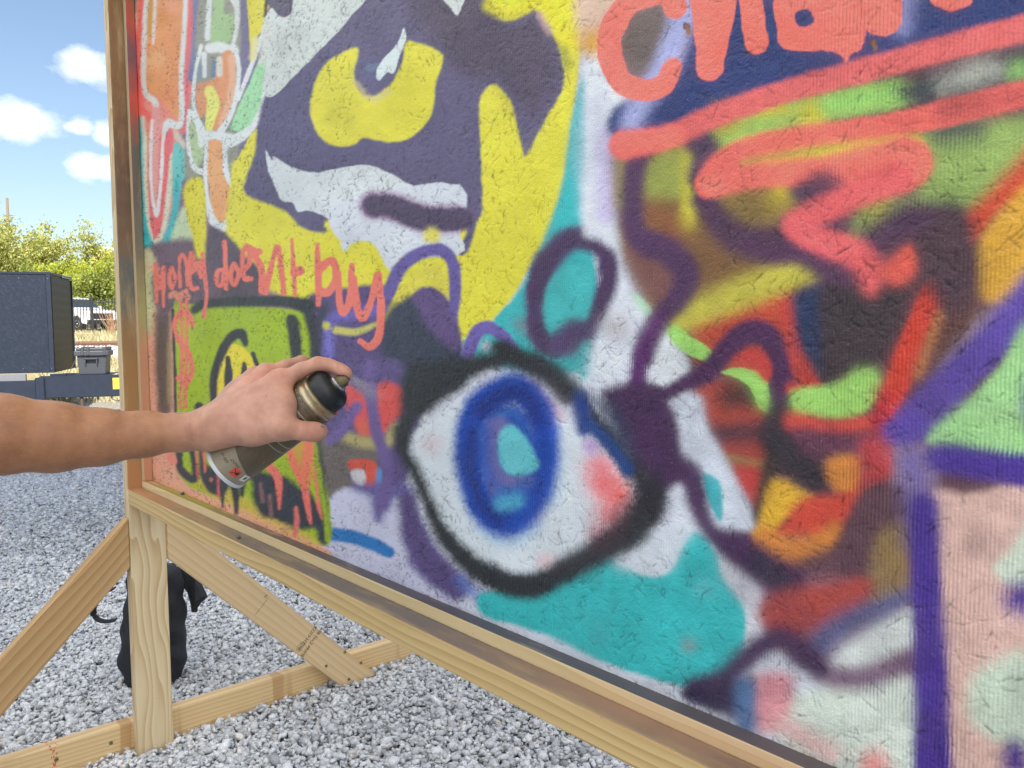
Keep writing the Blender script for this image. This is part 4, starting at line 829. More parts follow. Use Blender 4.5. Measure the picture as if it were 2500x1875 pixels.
# crushed stone: every stone near the stand is real geometry
ico = bmesh.new(); bmesh.ops.create_icosphere(ico, subdivisions=1, radius=1.0); ico.verts.ensure_lookup_table()
IV = np.array([v.co[:] for v in ico.verts]); IFc = np.array([[v.index for v in f.verts] for f in ico.faces]); ico.free()
oc = bmesh.new(); bmesh.ops.create_cube(oc, size=1.25); oc.verts.ensure_lookup_table(); OV = np.array([v.co[:] for v in oc.verts]); OFc = np.array([[v.index for v in f.verts] for f in oc.faces]); oc.free()
OFc = np.concatenate([OFc[:, [0, 1, 2]], OFc[:, [0, 2, 3]]])
def stones(name, pos, size, mat, V0, F0, seed, flat=.55, tilt=.5):
    r = np.random.default_rng(seed); n = len(pos)
    sc = np.stack([size*r.uniform(.8, 1.35, n), size*r.uniform(.62, 1.0, n), size*flat*r.uniform(.65, 1.25, n)], -1)
    V = V0[None]*(1 + r.uniform(-.27, .27, (n, len(V0), 1)))*sc[:, None]
    yaw = r.uniform(0, 6.283, n); ax = r.normal(0, tilt, n); ay = r.normal(0, tilt, n)
    def rot(V, a, i, j):
        c, s = np.cos(a)[:, None], np.sin(a)[:, None]; W = V.copy()
        W[..., i] = c*V[..., i]-s*V[..., j]; W[..., j] = s*V[..., i]+c*V[..., j]; return W
    V = rot(rot(rot(V, ax, 1, 2), ay, 0, 2), yaw, 0, 1) + pos[:, None]
    F = (F0[None]+np.arange(n)[:, None, None]*len(V0)).reshape(-1, 3)
    me = np_mesh(name, V.reshape(-1, 3), tris=F)
    g = r.beta(2.2, 2.0, n); warm = r.random(n)
    c = (.42+.50*g[:, None])*np.array([[.98, 1.0, 1.025]])*(1-.16*np.clip(np.sin(pos[:, :1]*2.1+1)*np.sin(pos[:, 1:2]*2.7)+.4*r.normal(0, 1, (n, 1)), -1, 1)) + np.where(warm[:, None] > .972, np.array([[.08, .01, -.07]]), 0) + np.where(warm[:, None] < .05, -.16, 0)
    vcol(me, np.repeat(np.clip(c, .02, .8), len(V0), 0), 'stone')
    return tag(link(name, me, mat), kind='stuff')
m = MT('crushed_limestone', .82); o = m.obj()
a = m.node('ShaderNodeAttribute', attribute_name='stone').outputs['Color']
f = m.noise(o, 260, 4)
m.col(m.mix(1.0, a, m.ramp(f, [(.3, .72), (.7, 1.18)]), 'MULTIPLY')); m.nrm(m.bump(f, .25, .002))
M_ST = m.m
r = np.random.default_rng(3)
cand = r.uniform([-6.2, -1.0], [1.75, 2.1], (330000, 2)); 
C3 = np.column_stack([cand, np.zeros(len(cand))]) - CAM
tz = C3@FW; uu = 1250+FPX*(C3@RT)/np.maximum(tz, .1); vv = 937.5-FPX*(C3@UP)/np.maximum(tz, .1)
see = (tz > .4) & (uu > -190) & (uu < 1760) & (vv > 1090) & (vv < 2060) & ~((uu > 500) & (vv < 1250))
hid = (uu > 560) & (vv < 1330+ (uu-560)*.40)        # behind the board, never seen
see &= ~hid
cand = cand[see]; tz = tz[see]
keep = r.random(len(cand)) < np.where(tz < 3.1, 1.0, np.where(tz < 4.2, .66, .46)); cand = cand[keep]; tz = tz[keep]
z = np.where(r.random(len(cand)) < .72, r.uniform(-.010, .000, len(cand)), r.uniform(-.002, .007, len(cand)))
pos = np.column_stack([cand, z]); sz = r.lognormal(math.log(.0076), .36, len(cand))*np.where(tz < 3.1, 1, np.where(tz < 4.2, 1.12, 1.25))
near = tz < 2.75
stones('gravel', pos[near], sz[near], M_ST, IV, IFc, 11)
stones('gravel', pos[~near], sz[~near], M_ST, OV, OFc, 12)
print('stones', near.sum(), (~near).sum())

# ---------------------------------------------------------------- background
def bar(bm, a, b, w, h):
    """a rectangular bar from a to b, w wide, h high"""
    a, b = Vector(a), Vector(b); d = (b-a).normalized()
    s = d.cross(Vector((0, 0, 1)) if abs(d.z) < .9 else Vector((1, 0, 0))).normalized(); t = s.cross(d).normalized()
    vs = [bm.verts.new(p + s*(w/2)*i + t*(h/2)*j) for p in (a, b) for i, j in ((-1, -1), (1, -1), (1, 1), (-1, 1))]
    bm.faces.new(vs[3::-1]); bm.faces.new(vs[4:])
    for k in range(4): bm.faces.new((vs[k], vs[(k+1) % 4], vs[4+(k+1) % 4], vs[4+k]))
    bmesh.ops.recalc_face_normals(bm, faces=bm.faces)
rust = plain('rusty_rail', (.20, .11, .075), .75, var=.4, scale=20)
ballast = plain('pale_ballast', (.62, .61, .58), .85, var=.25, scale=8)
c0 = place(-250, 25); c1 = place(520, 25)
tr = tag(empty('railway_track', place(230, 25)), 'rusty railway track crossing behind the trailer on pale stones', 'railway track')
inv = Matrix.Translation(tr.location).inverted()
for dd in (24.6, 26.0):
    bm = bmesh.new(); a = place(-250, dd, .60); b = place(560, dd, .60)
    for h0, w0, z0 in ((.05, .075, .07), (.10, .02, .0), (.03, .13, -.06)):
        bar(bm, a+[0, 0, z0], b+[0, 0, z0], w0, h0)
    o = bm_obj('rail', bm, rust, tr); o.location = -tr.location
bm = bmesh.new()
tie = plain('railway_tie', (.10, .07, .05), .9)
for k in range(16):
    bm = bmesh.new(); u = 60+k*30
    bar(bm, place(u, 24.1, .47), place(u*.978+27.5, 26.5, .47), .22, .16); o = bm_obj('tie', bm, tie, tr); o.location = -tr.location
n = 2600; rr = np.random.default_rng(5); pb = []
for k in range(n):
    d = rr.uniform(22.3, 26.6); p = place(rr.uniform(40, 420), d); p[2] = gh(d)-.01+rr.uniform(-.02, .04); pb.append(p)
bl_o = stones('ballast', np.array(pb), rr.lognormal(math.log(.055), .3, n), ballast, OV, OFc, 14)

# iron fence
iron = plain('black_iron', (.028, .028, .03), .5)
fc = tag(empty('iron_fence', place(228, 40)), 'dark iron picket fence between the railway track and the white car', 'fence')
def rel(o, root): o.location = -Vector(root.location); return o
for z0 in (.30, 1.62):
    bm = bmesh.new(); bar(bm, place(60, 40)+[0, 0, z0], place(420, 40)+[0, 0, z0], .04, .045); rel(bm_obj('rail', bm, iron, fc), fc)
pk = None
for k in range(46):
    p = place(62+k*7.7, 40)
    if pk is None:
        bm = bmesh.new(); bar(bm, (0, 0, .08), (0, 0, 1.82), .032, .032); pk = bm_obj('picket', bm, iron, fc); o = pk
    else:
        o = pk.copy(); COL.objects.link(o)
    o.location = Vector(p) - fc.location
for u in (112, 228, 344):
    bm = bmesh.new(); bar(bm, (0, 0, -.1), (0, 0, 2.0), .085, .085); o = bm_obj('post', bm, iron, fc); o.location = Vector(place(u, 39.95)) - fc.location

# dry grass tufts
bl_v, bl_f = [], []; rr = np.random.default_rng(8)
for k in range(9000):
    d = rr.choice([rr.uniform(11.5, 22), rr.uniform(27.5, 43)]); p = place(rr.uniform(90, 400), d); h = rr.uniform(.06, .22)*(1.6 if d > 25 else 1.0)
    a = rr.uniform(0, 6.28); w = .012+d*.0006; dx = np.array([math.cos(a), math.sin(a), 0])*w; lean = np.array([rr.normal(0, .4), rr.normal(0, .4), 1])*h
    b0 = len(bl_v); bl_v += [p-dx, p+dx, p+lean]; bl_f.append((b0, b0+1, b0+2))
gm_ = MT('dry_grass', .85); gm_.col(gm_.ramp(gm_.noise(gm_.obj(), 1.5, 4), [(.3, (.36, .31, .15)), (.55, (.46, .41, .25)), (.7, (.22, .25, .09))]))
tag(link('dry_grass', np_mesh('dry_grass', bl_v, tris=bl_f), gm_.m), kind='stuff')
# a bare reddish shrub by the fence
bm = bmesh.new(); base = Vector(place(275, 38.5))
for k in range(26):
    p = Vector((0, 0, 0)); pts = [p]; d = Vector((rr.normal(0, .25), rr.normal(0, .25), 1)).normalized()
    for s in range(4): p = p + d*.38*rr.uniform(.6, 1); d = (d+Vector((rr.normal(0, .2), rr.normal(0, .2), .15))).normalized(); pts.append(p)
    tube(bm, pts, [.022, .017, .012, .008, .004], 4, False)
o = bm_obj('dry_shrub', bm, plain('dry_stems', (.40, .24, .14), .9)); o.location = base; tag(o, 'leafless reddish dry shrub in front of the iron fence', 'shrub')

# trees
bark = plain('bark', (.13, .095, .06), .9, var=.4, scale=6, bump=.4)
def leaf_mat(name, a, b, c):
    m = MT(name, .55); o = m.obj()
    g = m.node('ShaderNodeNewGeometry').outputs['Random Per Island']
    col = m.ramp(g, [(0, a), (.5, b), (1, c)])
    m.col(m.mix(m.math('MULTIPLY', m.noise(o, .6, 3), .6), col, a))
    tr_ = m.node('ShaderNodeBsdfTranslucent', {'Color': col}); ms = m.node('ShaderNodeMixShader', {0: .45, 1: m.b.outputs[0], 2: tr_.outputs[0]})
    m.l.new(ms.outputs[0], m.n['Material Output'].inputs['Surface']); return m.m
LF = [leaf_mat('leaf_olive', (.34, .37, .08), (.52, .53, .16), (.70, .68, .28)), leaf_mat('leaf_bright', (.42, .48, .04), (.55, .60, .07), (.66, .68, .14)), leaf_mat('leaf_deep', (.20, .25, .05), (.32, .37, .09), (.46, .50, .15))]
def tree(name, u, d, h, spread, label, lm, n, seed, leaf=.20, up=.6):
    r = np.random.default_rng(seed); root = tag(empty(name, place(u, d)), label, 'tree', 'trees behind the railway')
    bm = bmesh.new(); tips = []
    tr_top = h*.42
    tube(bm, [(0, 0, -.2), (.05, 0, h*.15), (r.normal(0, .1), r.normal(0, .1), tr_top)], [h*.022, h*.017, h*.011], 8)
    for k in range(15):
        a = r.uniform(0, 6.28); z0 = r.uniform(.12, .42)*h; p = Vector((0, 0, z0)); dr = Vector((math.cos(a)*r.uniform(.35, 1), math.sin(a)*r.uniform(.35, 1), up+r.uniform(.2, 1.1))).normalized()
        pts = [p]; L = r.uniform(.38, .66)*h
        for s in range(5):
            p = p + dr*L/5; dr = (dr + Vector((r.normal(0, .16), r.normal(0, .16), .02 - .07*s))).normalized(); p = Vector((p.x*1.0, p.y*1.0, p.z)); pts.append(p)
            if s >= 1: tips.append((p.copy(), .5+.7*(s/5)))
        tube(bm, pts, [h*.009, h*.007, h*.005, h*.0035, h*.002, h*.001], 5, False)
    bm_obj('trunk', bm, bark, root, True)
    T_ = np.array([t[0][:] for t in tips])
    c = T_[r.integers(0, len(T_), n)]; pos = c + r.normal(0, 1, (n, 3))*np.array([spread, spread, spread*.75])*r.uniform(.25, 1, (n, 1))
    pos = pos[pos[:, 2] > .4]; n = len(pos)
    ax = r.normal(0, 1, (n, 3)); ax[:, 2] -= .55; ax /= np.linalg.norm(ax, axis=1)[:, None]; bx = np.cross(ax, r.normal(0, 1, (n, 3))); bx /= np.linalg.norm(bx, axis=1)[:, None]
    L = leaf*r.uniform(.6, 1.5, n)[:, None]; W = L*.28
    V = np.stack([pos, pos+ax*L*.5+bx*W, pos+ax*L, pos+ax*L*.5-bx*W], 1).reshape(-1, 3)
    me = np_mesh('crown', V, np.arange(4*n).reshape(-1, 4)); link('crown', me, lm, root)
for a in (('olive_tree', -70, 56, 8.4, .55, 'tall feathery olive green tree cut by the left edge of the picture', LF[0], 5200, 21),
          ('olive_tree', 8, 58, 8.2, .55, 'feathery olive green tree just right of the utility pole', LF[0], 5400, 22),
          ('olive_tree', 78, 57, 9.3, .5, 'tallest feathery tree with a pointed top above the black trailer', LF[0], 6000, 23),
          ('olive_tree', 150, 59, 7.0, .6, 'rounded yellow-green tree above the front end of the trailer', LF[0], 5600, 24),
          ('olive_tree', 262, 60, 7.6, .6, 'olive tree partly hidden by the left post of the mural board', LF[0], 5600, 25)): tree(*a)
for a in (('leafy_shrub', 208, 52.5, 5.2, .45, 'bright lime green leafy tree above the white car', LF[1], 6500, 26, .18, .2),
          ('leafy_shrub', 236, 51.8, 4.3, .5, 'darker green low tree hanging over the roof of the white car', LF[2], 6000, 27, .18, .0),
          ('leafy_shrub', 120, 53, 4.8, .6, 'deep green low tree directly behind the trailer roof', LF[2], 6000, 28, .18, .1),
          ('leafy_shrub', 30, 53, 5.0, .7, 'deep green low tree behind the left part of the trailer roof', LF[2], 6000, 29, .18, .1)): tree(*a)
# utility pole
pw = plain('weathered_pole', (.20, .15, .11), .85)
up_ = tag(empty('utility_pole', place(36, 80)), 'thin brown wooden utility pole rising behind the trees', 'utility pole')
bm = bmesh.new(); tube(bm, [(0, 0, 0), (0, 0, 12.6)], [.17, .12], 10); bm_obj('pole', bm, pw, up_, True)
bm = bmesh.new(); bar(bm, Vector(ER)*-.35+Vector((0, 0, 10.9)), Vector(ER)*.75+Vector((0, 0, 10.9)), .07, .08); bm_obj('crossarm', bm, pw, up_)
# far brick building
bd = tag(empty('brick_building', place(300, 95), math.atan2(ER[1], ER[0])), 'tan brick building far behind the trees beside the board post', 'building')
box('wall', (-3.2, 0, -.5), (9, 8, 8.6), plain('tan_brick', (.55, .34, .22), .85, var=.2, scale=3), bd)
box('roof', (-3.6, -.4, 8.6), (9.4, 8.4, 9.1), plain('pale_roof', (.62, .55, .50), .7), bd)
gl0 = plain('dark_pane', (.05, .06, .07), .15)
for k in range(3): box('window', (-2.4+k*2.6, -.06, 5.6), (-1.1+k*2.6, .02, 7.4), gl0, bd)
# long white shed roof behind the car
sh_ = tag(empty('white_shed', place(260, 63), math.atan2(ER[1], ER[0])), 'long low white shed glimpsed over the roof of the car', 'shed')
wp = plain('white_metal', (.72, .73, .74), .5)
box('wall', (-3.5, 0, -.3), (6, 3, 2.3), wp, sh_)
for k in range(22):
    box('roof_rib', (-3.6+k*.44, -.25, 2.3), (-3.34+k*.44, 3.2, 2.55), wp, sh_)

# white car
car = tag(empty('parked_car', place(190, 47.5), math.atan2(ER[1], ER[0])-R(27)), 'white sport utility car parked behind the iron fence', 'car')
pt = MT('white_car_paint', .25, (.80, .81, .83)); pt.b.inputs['Coat Weight'].default_value = .6
blk = plain('black_trim', (.02, .02, .022), .55); gls = MT('tinted_glass', .06, (.03, .045, .055)).m
prof = [(-2.5, .42), (-2.52, 1.1), (-2.42, 1.22), (-2.25, 1.78), (-1.9, 1.9), (-.2, 1.92), (.15, 1.84), (.95, 1.28), (2.05, 1.14), (2.30, 1.0), (2.36, .45), (1.95, .38), (1.95, .5)]
def arch(cx, r0, n=9): return [(cx+r0*math.cos(a), .40+r0*math.sin(a)) for a in np.linspace(0, math.pi, n)]
prof = prof[:11] + [(2.3, .36)] + arch(1.45, .47) + arch(-1.48, .47)
bm = bmesh.new(); L_ = []
for yy, k in ((-.97, 1), (.97, 1)):
    L_.append([bm.verts.new((x, yy*(1 if z < 1.2 else .86), z)) for x, z in prof])
for k in range(len(prof)): bm.faces.new((L_[0][k], L_[0][(k+1) % len(prof)], L_[1][(k+1) % len(prof)], L_[1][k]))
f0 = bm.faces.new(L_[0]); f1 = bm.faces.new(L_[1][::-1]); bmesh.ops.triangulate(bm, faces=[f0, f1]); bmesh.ops.recalc_face_normals(bm, faces=bm.faces)
bm_obj('body', bm, pt.m, car)
def quad(name, pts, mat, parent, th=.02):
    bm = bmesh.new(); vs = [bm.verts.new(p) for p in pts]; f = bm.faces.new(vs); bmesh.ops.recalc_face_normals(bm, faces=[f])
    e = bmesh.ops.extrude_face_region(bm, geom=[f]); nn = f.normal.copy()
    for v in e['geom']:
        if isinstance(v, bmesh.types.BMVert): v.co += nn*th
    bmesh.ops.recalc_face_normals(bm, faces=bm.faces); return bm_obj(name, bm, mat, parent)
for sd in (-1, 1):
    yb, yt = sd*.965, sd*.85
    quad('window', [(-.95, yb*.945, 1.26), (.78, yb*.945, 1.28), (.12, yt, 1.76), (-.95, yt, 1.78)], gls, car, .015)
    quad('window', [(-2.2, yb*.945, 1.26), (-1.05, yb*.945, 1.26), (-1.05, yt, 1.78), (-2.05, yt, 1.72)], gls, car, .015)
    for cx in (1.45, -1.48):
        w = empty('wheel', (cx, sd*.86, .38)); w.parent = car; w.rotation_euler = (R(90), 0, 0)
        bm = bmesh.new(); lathe(bm, [(.22, -.12), (.36, -.12), (.39, -.07), (.39, .07), (.36, .12), (.22, .12)], 24); bm_obj('tyre', bm, blk, w, True)
        bm = bmesh.new()
        lathe(bm, [(.235, -.1), (.235, .115), (.20, .125), (.19, .09), (.05, .10), (.03, .13)], 20)
        bm_obj('rim', bm, plain('alloy_rim', (.65, .66, .68), .3, .7), w)
    box('headlight', (2.22, sd*.72-.16, .86), (2.345, sd*.72+.16, 1.02), plain('lamp_glass', (.75, .78, .8), .1), car, .02)
    quad('door_handle', [(-.75, sd*.972, 1.12), (-.5, sd*.972, 1.12), (-.5, sd*.972, 1.16), (-.75, sd*.972, 1.16)], blk, car)
    box('mirror', (.62, sd*1.02-.09, 1.26), (.78, sd*1.02+.09, 1.44), pt.m, car, .03)
quad('windshield', [(.20, -.80, 1.815), (.20, .80, 1.815), (.90, .86, 1.325), (.90, -.86, 1.325)], gls, car, .012)
box('grille', (2.30, -.62, .66), (2.375, .62, .98), blk, car, .01); box('bumper', (2.22, -.95, .36), (2.42, .95, .60), blk, car, .03)

# ---------------------------------------------------------------- the black trailer
tcn = dict(rot=math.atan2(ER[1], ER[0]) + R(17))
tp = place(132, 9.5, 0)
trl = tag(empty('cargo_trailer', tp, tcn['rot']), 'black diamond plate cargo trailer parked on the gravel behind the arm', 'trailer')
m = MT('black_tread_plate', .42, (.013, .021, .040), .0, .45); o = m.obj(); sp = m.sep(o)
ck = m.node('ShaderNodeTexBrick', {'Vector': m.map(m.node('ShaderNodeCombineXYZ', {0: sp[0], 1: sp[2], 2: 0.0}).outputs[0], (1, 1, 1), rot=(0, 0, R(45))), 'Scale': 18.0, 'Mortar Size': .03, 'Color1': (1, 1, 1), 'Color2': (0, 0, 0), 'Mortar': (.1, .1, .1)})
m.nrm(m.bump(ck.outputs['Color'], .9, .006)); M_TP = m.m
m = MT('black_gloss_sheet', .45, (.030, .022, .018), 0, .12); o = m.obj(); sp = m.sep(o)
m.nrm(m.bump(m.math('SINE', m.math('MULTIPLY', sp[2], 62.0)), .08, .02)); M_GS = m.m
blkp = plain('black_painted_steel', (.013, .020, .038), .45, var=.3, scale=14, spec=.4)
grayp = plain('grey_edge_trim', (.16, .17, .19), .45)
zb, zt = .585, 1.745
bm = bmesh.new(); add_box(bm, (-2.6, 0.012, zb), (-.012, 1.05, zt), .006); bm_obj('body', bm, blkp, trl)
box('side_sheet', (-2.59, 0, zb+.006), (-.055, .011, zt-.012), M_TP, trl)
box('front_sheet', (-.011, .03, zb+.01), (0, 1.03, zt-.03), M_GS, trl)
for xx in (-.052, -2.6): box('corner_trim', (xx, -.008, zb), (xx+.05, .004, zt), blkp, trl, .003)
box('roof_trim', (-2.6, -.010, zt-.012), (.008, 1.06, zt+.016), blkp, trl, .004); box('corner_trim', (.0, .55, zt-.02), (.014, 1.05, zt+.004), grayp, trl)
box('corner_trim', (.0, 1.028, zb), (.012, 1.05, zt-.03), blkp, trl)
for k in range(9): 
    for zz in (zb+.05, zt-.06):
        bm = bmesh.new(); lathe(bm, [(.006, 0), (.004, .004)], 8); q_ = bm_obj('rivet', bm, grayp, trl); q_.rotation_euler = (R(90), 0, 0); q_.location = (-.03-k*.3, -.009 if k == 0 else -.0005, zz)
# frame and tongue
box('frame', (-2.7, -.03, .46), (-.30, .02, .575), grayp, trl, .004)
box('frame', (-2.7, -.05, .25), (-.16, .05, .50), blkp, trl, .006)
box('tongue', (-.16, -.045, .288), (2.6, .055, .545), blkp, trl, .006)
box('frame_joint', (-.20, -.075, .235), (-.10, .06, .53), blkp, trl, .01)
yel = plain('yellow_label', (.80, .50, .05), .5)
lb = box('warning_label', (.62, -.047, .375), (.79, -.0452, .51), yel, trl)
for s_, sz_, z_ in (('THIS VEHICLE', .028, .458), ('TRAILER', .030, .424)):
    o = text('label_lettering', s_, sz_, ink, Matrix.Identity(4), None); o.parent = trl
    o.matrix_basis = Matrix.Translation((.705, -.0475, z_)) @ Matrix.Rotation(R(90), 4, 'X')
# jack post and foot, hanging chain loop, brake cable
stl = plain('rusty_steel', (.12, .08, .06), .6, .4)
jk = bmesh.new(); tube(jk, [(.27, .0, .29), (.27, .0, .10)], .018, 10); tube(jk, [(.27, .0, .10), (.27, .0, .03)], [.03, .055], 10); bm_obj('jack', jk, stl, trl)
for dx in (-.06, .06):
    bm = bmesh.new(); tube(bm, [(.27, 0, .16), (.27+dx, 0, .17), (.27+dx*1.1, 0, .20)], .012, 6); bm_obj('jack_lug', bm, stl, trl)
bm = bmesh.new(); tube(bm, [(.66+.07*math.cos(a), -.02, .29-.055*math.sin(a)) for a in np.linspace(0, math.pi, 10)], .006, 6); bm_obj('hook_loop', bm, blkp, trl)
bm = bmesh.new(); tube(bm, [(-.06, -.03, .25), (-.02, -.03, .17), (.02, -.03, .06)], .003, 5); bm_obj('cable', bm, blkp, trl)
bm = bmesh.new(); tube(bm, [(.10, .2, .55), (.16, .3, .72), (.20, .35, .95)], .004, 5); bm_obj('cable', bm, stl, trl)
box('deck_plate', (-.02, .0, .545), (.6, .5, .552), blkp, trl)
box('hinge', (-.05, -.03, .545), (.12, .02, .572), blkp, trl, .004)
# grey lidded battery box on the tongue
tb = tag(empty('storage_box', trl.location + Vector((math.cos(tcn['rot'])*.39, math.sin(tcn['rot'])*.39, .553)), tcn['rot']), 'grey plastic lidded box sitting on the trailer tongue', 'box')
gp = plain('grey_plastic', (.048, .054, .065), .5)
bm = bmesh.new(); add_box(bm, (-.145, .03, 0), (.145, .33, .23), .012, 2)
for v in bm.verts:
    if v.co.z > .1: v.co.x *= 1.10; v.co.y = .18+(v.co.y-.18)*1.06
bm_obj('tub', bm, gp, tb)
box('lid', (-.185, -.005, .222), (.185, .365, .285), gp, tb, .012, 2)
box('lid_top', (-.168, .015, .285), (.168, .345, .318), gp, tb, .014, 2)
for xx in (-.11, -.05, .13): box('lid_rib', (xx, -.012, .226), (xx+.035, .372, .327), gp, tb, .006)
box('handle', (-.075, -.03, .178), (.075, .035, .198), gp, tb, .006)
for xx in (-.07, .055): box('handle_bracket', (xx, -.022, .13), (xx+.012, .034, .186), gp, tb, .002)
# ---------------------------------------------------------------- black bag on the gravel
m = MT('black_nylon', .75, (.012, .012, .016)); o = m.obj()
f = m.noise(m.map(o, (9, 9, 22)), 1.0, 5, .6); m.nrm(m.bump(m.math('ADD', f, m.math('MULTIPLY', m.noise(o, 600, 1), .12)), .55, .012)); m.col(m.mix(f, (.008, .008, .012), (.024, .024, .030)))
M_BAG = m.m
bag = tag(empty('black_bag', (-.435, .175, 0), R(40)), 'soft black fabric bag standing on the gravel behind the post', 'bag')
V, F = [], []; NA, NH = 56, 44
for j in range(NH):
    t = j/(NH-1); z = .37*t
    w = .094*(1-.22*t**2.2)*(.80+.2*min(1, t*6)); d = .082*(1-.40*t**1.6)*(.82+.18*min(1, t*6))
    if t > .93: k = math.sqrt(max(0, 1-((t-.93)/.07)**2)); w *= .35+.65*k; d *= .2+.8*k
    for i in range(NA):
        a = 2*math.pi*i/NA; c, s = math.cos(a), math.sin(a)
        fold = 1 + .035*math.sin(9*t*3.1+3*c+2*math.sin(3*a)) + .028*math.sin(26*t+2.5*math.sin(a*2+t*4)) + .02*math.sin(5*a+7*t)
        x = w*math.copysign(abs(c)**.72, c)*fold + .02*t; y = d*math.copysign(abs(s)**.72, s)*fold
        V.append((x, y, z))
for j in range(NH-1):
    for i in range(NA): F.append((j*NA+i, j*NA+(i+1) % NA, (j+1)*NA+(i+1) % NA, (j+1)*NA+i))
me = np_mesh('sack', V + [(0, 0, 0), (.02, 0, .372)], F, [((i+1) % NA, i, NH*NA) for i in range(NA)] + [((NH-1)*NA+i, (NH-1)*NA+(i+1) % NA, NH*NA+1) for i in range(NA)])
link('sack', me, M_BAG, bag, True)
bm = bmesh.new(); fl = [(.035, .105, .365), (.115, .060, .335), (.150, .03, .262), (.118, .02, .215), (.085, .07, .26), (.03, .10, .29)]
vs = [bm.verts.new(p) for p in fl]; vs2 = [bm.verts.new((p[0]+.012, p[1]+.012, p[2]-.004)) for p in fl]
bm.faces.new(vs); bm.faces.new(vs2[::-1])
for k in range(6): bm.faces.new((vs[k], vs2[k], vs2[(k+1) % 6], vs[(k+1) % 6]))
bmesh.ops.recalc_face_normals(bm, faces=bm.faces); bmesh.ops.subdivide_edges(bm, edges=bm.edges, cuts=2, use_grid_fill=True)
for v in bm.verts: v.co += Vector((1, 1, 0))*.004*math.sin(v.co.z*90+v.co.x*60)
bm_obj('flap', bm, M_BAG, bag)
bm = bmesh.new(); pts = []
for k in range(15):
    a = math.pi*k/14; pts.append((-.098-.062*math.sin(a), -.03-.02*math.sin(a), .30-.10*(1-math.cos(a))/2 - .02*math.sin(a)))
for k in range(14): bar(bm, pts[k], Vector(pts[k+1])*1.0, .026, .004)
bm_obj('strap', bm, M_BAG, bag)
box('buckle', (-.01, -.004, -.008), (.014, .004, .008), blk, bag, .002, loc=(.046, .05, .352))

# ---------------------------------------------------------------- added canopy overhead (out of the picture: put in to keep the sun off the stand)
m = MT('added_canopy_cloth', .8, (.78, .78, .76)); tl = m.node('ShaderNodeBsdfTranslucent', {'Color': (.90, .90, .88)})
ms = m.node('ShaderNodeMixShader', {0: .8, 1: m.b.outputs[0], 2: tl.outputs[0]}); m.l.new(ms.outputs[0], m.n['Material Output'].inputs['Surface'])
CX0, CX1, CY0, CY1 = -2.35, 7.4, -4.2, 2.7
cnp = tag(empty('added_shade_canopy', (CX0, CY0, 0)), 'unseen white cloth canopy added over the mural board to shade it', 'canopy')
bm = bmesh.new(); zc = 2.95
g = [[bm.verts.new(((CX1-CX0)*i/10, (CY1-CY0)*j/10, zc+.75*(1-max(abs(i/5-1), abs(j/5-1))) )) for j in range(11)] for i in range(11)]
for i in range(10):
    for j in range(10): bm.faces.new((g[i][j], g[i+1][j], g[i+1][j+1], g[i][j+1]))
bm_obj('roof', bm, m.m, cnp)
for x in (.03, CX1-CX0-.03):
    for y in (.03, CY1-CY0-.03):
        bm = bmesh.new(); bar(bm, (x, y, 0), (x, y, zc), .04, .04); bm_obj('pole', bm, wp, cnp)

# ---------------------------------------------------------------- spray can
A0 = Vector(at(549, 1141.5, 1.063)); A1 = Vector(at(806, 949, 1.048))
AX = (A1-A0).normalized(); TOC = (Vector(CAM)-(A0+A1)/2); XC = (TOC-AX*TOC.dot(AX)).normalized(); YC = AX.cross(XC)
MWC = Matrix.Identity(4)
for i in range(3): MWC[i][0], MWC[i][1], MWC[i][2], MWC[i][3] = XC[i], YC[i], AX[i], A0[i]
can = tag(empty('spray_can'), 'brown and gold spray paint can with black collar held in the hand', 'spray can')
can.matrix_world = MWC
m = MT('can_label', .34, (.2, .17, .12), .25); o = m.obj(); sp = m.sep(o)
ang = m.math('ARCTAN2', sp[1], sp[0]); s_ = m.math('MULTIPLY', ang, .0325)
cy_ = m.node('ShaderNodeCombineXYZ', {0: s_, 1: sp[2], 2: 0.0}).outputs[0]
br = m.node('ShaderNodeTexBrick', {'Vector': cy_, 'Scale': 120.0, 'Color1': (.13, .10, .065), 'Color2': (.27, .22, .15), 'Mortar': (.03, .022, .015), 'Mortar Size': .035, 'Brick Width': .55, 'Row Height': .3})
weave = m.node('ShaderNodeTexBrick', {'Vector': m.map(cy_, rot=(0, 0, .5)), 'Scale': 260.0, 'Color1': (.135, .105, .066), 'Color2': (.17, .135, .088), 'Mortar': (.085, .065, .04), 'Mortar Size': .03})
base = m.mix(m.math('GREATER_THAN', sp[2], .105), weave.outputs['Color'], br.outputs['Color'])
edge_ = m.math('ADD', sp[2], m.math('MULTIPLY', s_, .35))
base = m.mix(m.math('LESS_THAN', edge_, .036), base, (.33, .285, .205))
for zc_, w_ in ((.116, .0008), (.134, .0012), (.088, .0006), (.078, .0006)):
    ln = m.math('LESS_THAN', m.math('ABSOLUTE', m.math('SUBTRACT', sp[2], zc_)), w_); base = m.mix(ln, base, (.40, .37, .30))
scr = m.math('GREATER_THAN', m.noise(m.map(cy_, (300, 60, 1)), 1.0, 4, .7), .66); base = m.mix(m.math('MULTIPLY', scr, .5), base, (.32, .29, .22))
m.col(base); m.nrm(m.bump(m.noise(cy_, 500, 3), .12, .001)); M_LAB = m.m
gold = plain('brushed_gold_tin', (.46, .38, .24), .28, .85, var=.18, scale=200); tin = plain('tin', (.62, .63, .65), .25, .9, var=.15, scale=150)
pblk = plain('black_plastic', (.012, .014, .016), .38); wht = plain('white_enamel_rim', (.60, .63, .68), .35, var=.06)
tan_ = plain('tan_nozzle', (.19, .15, .07), .45)
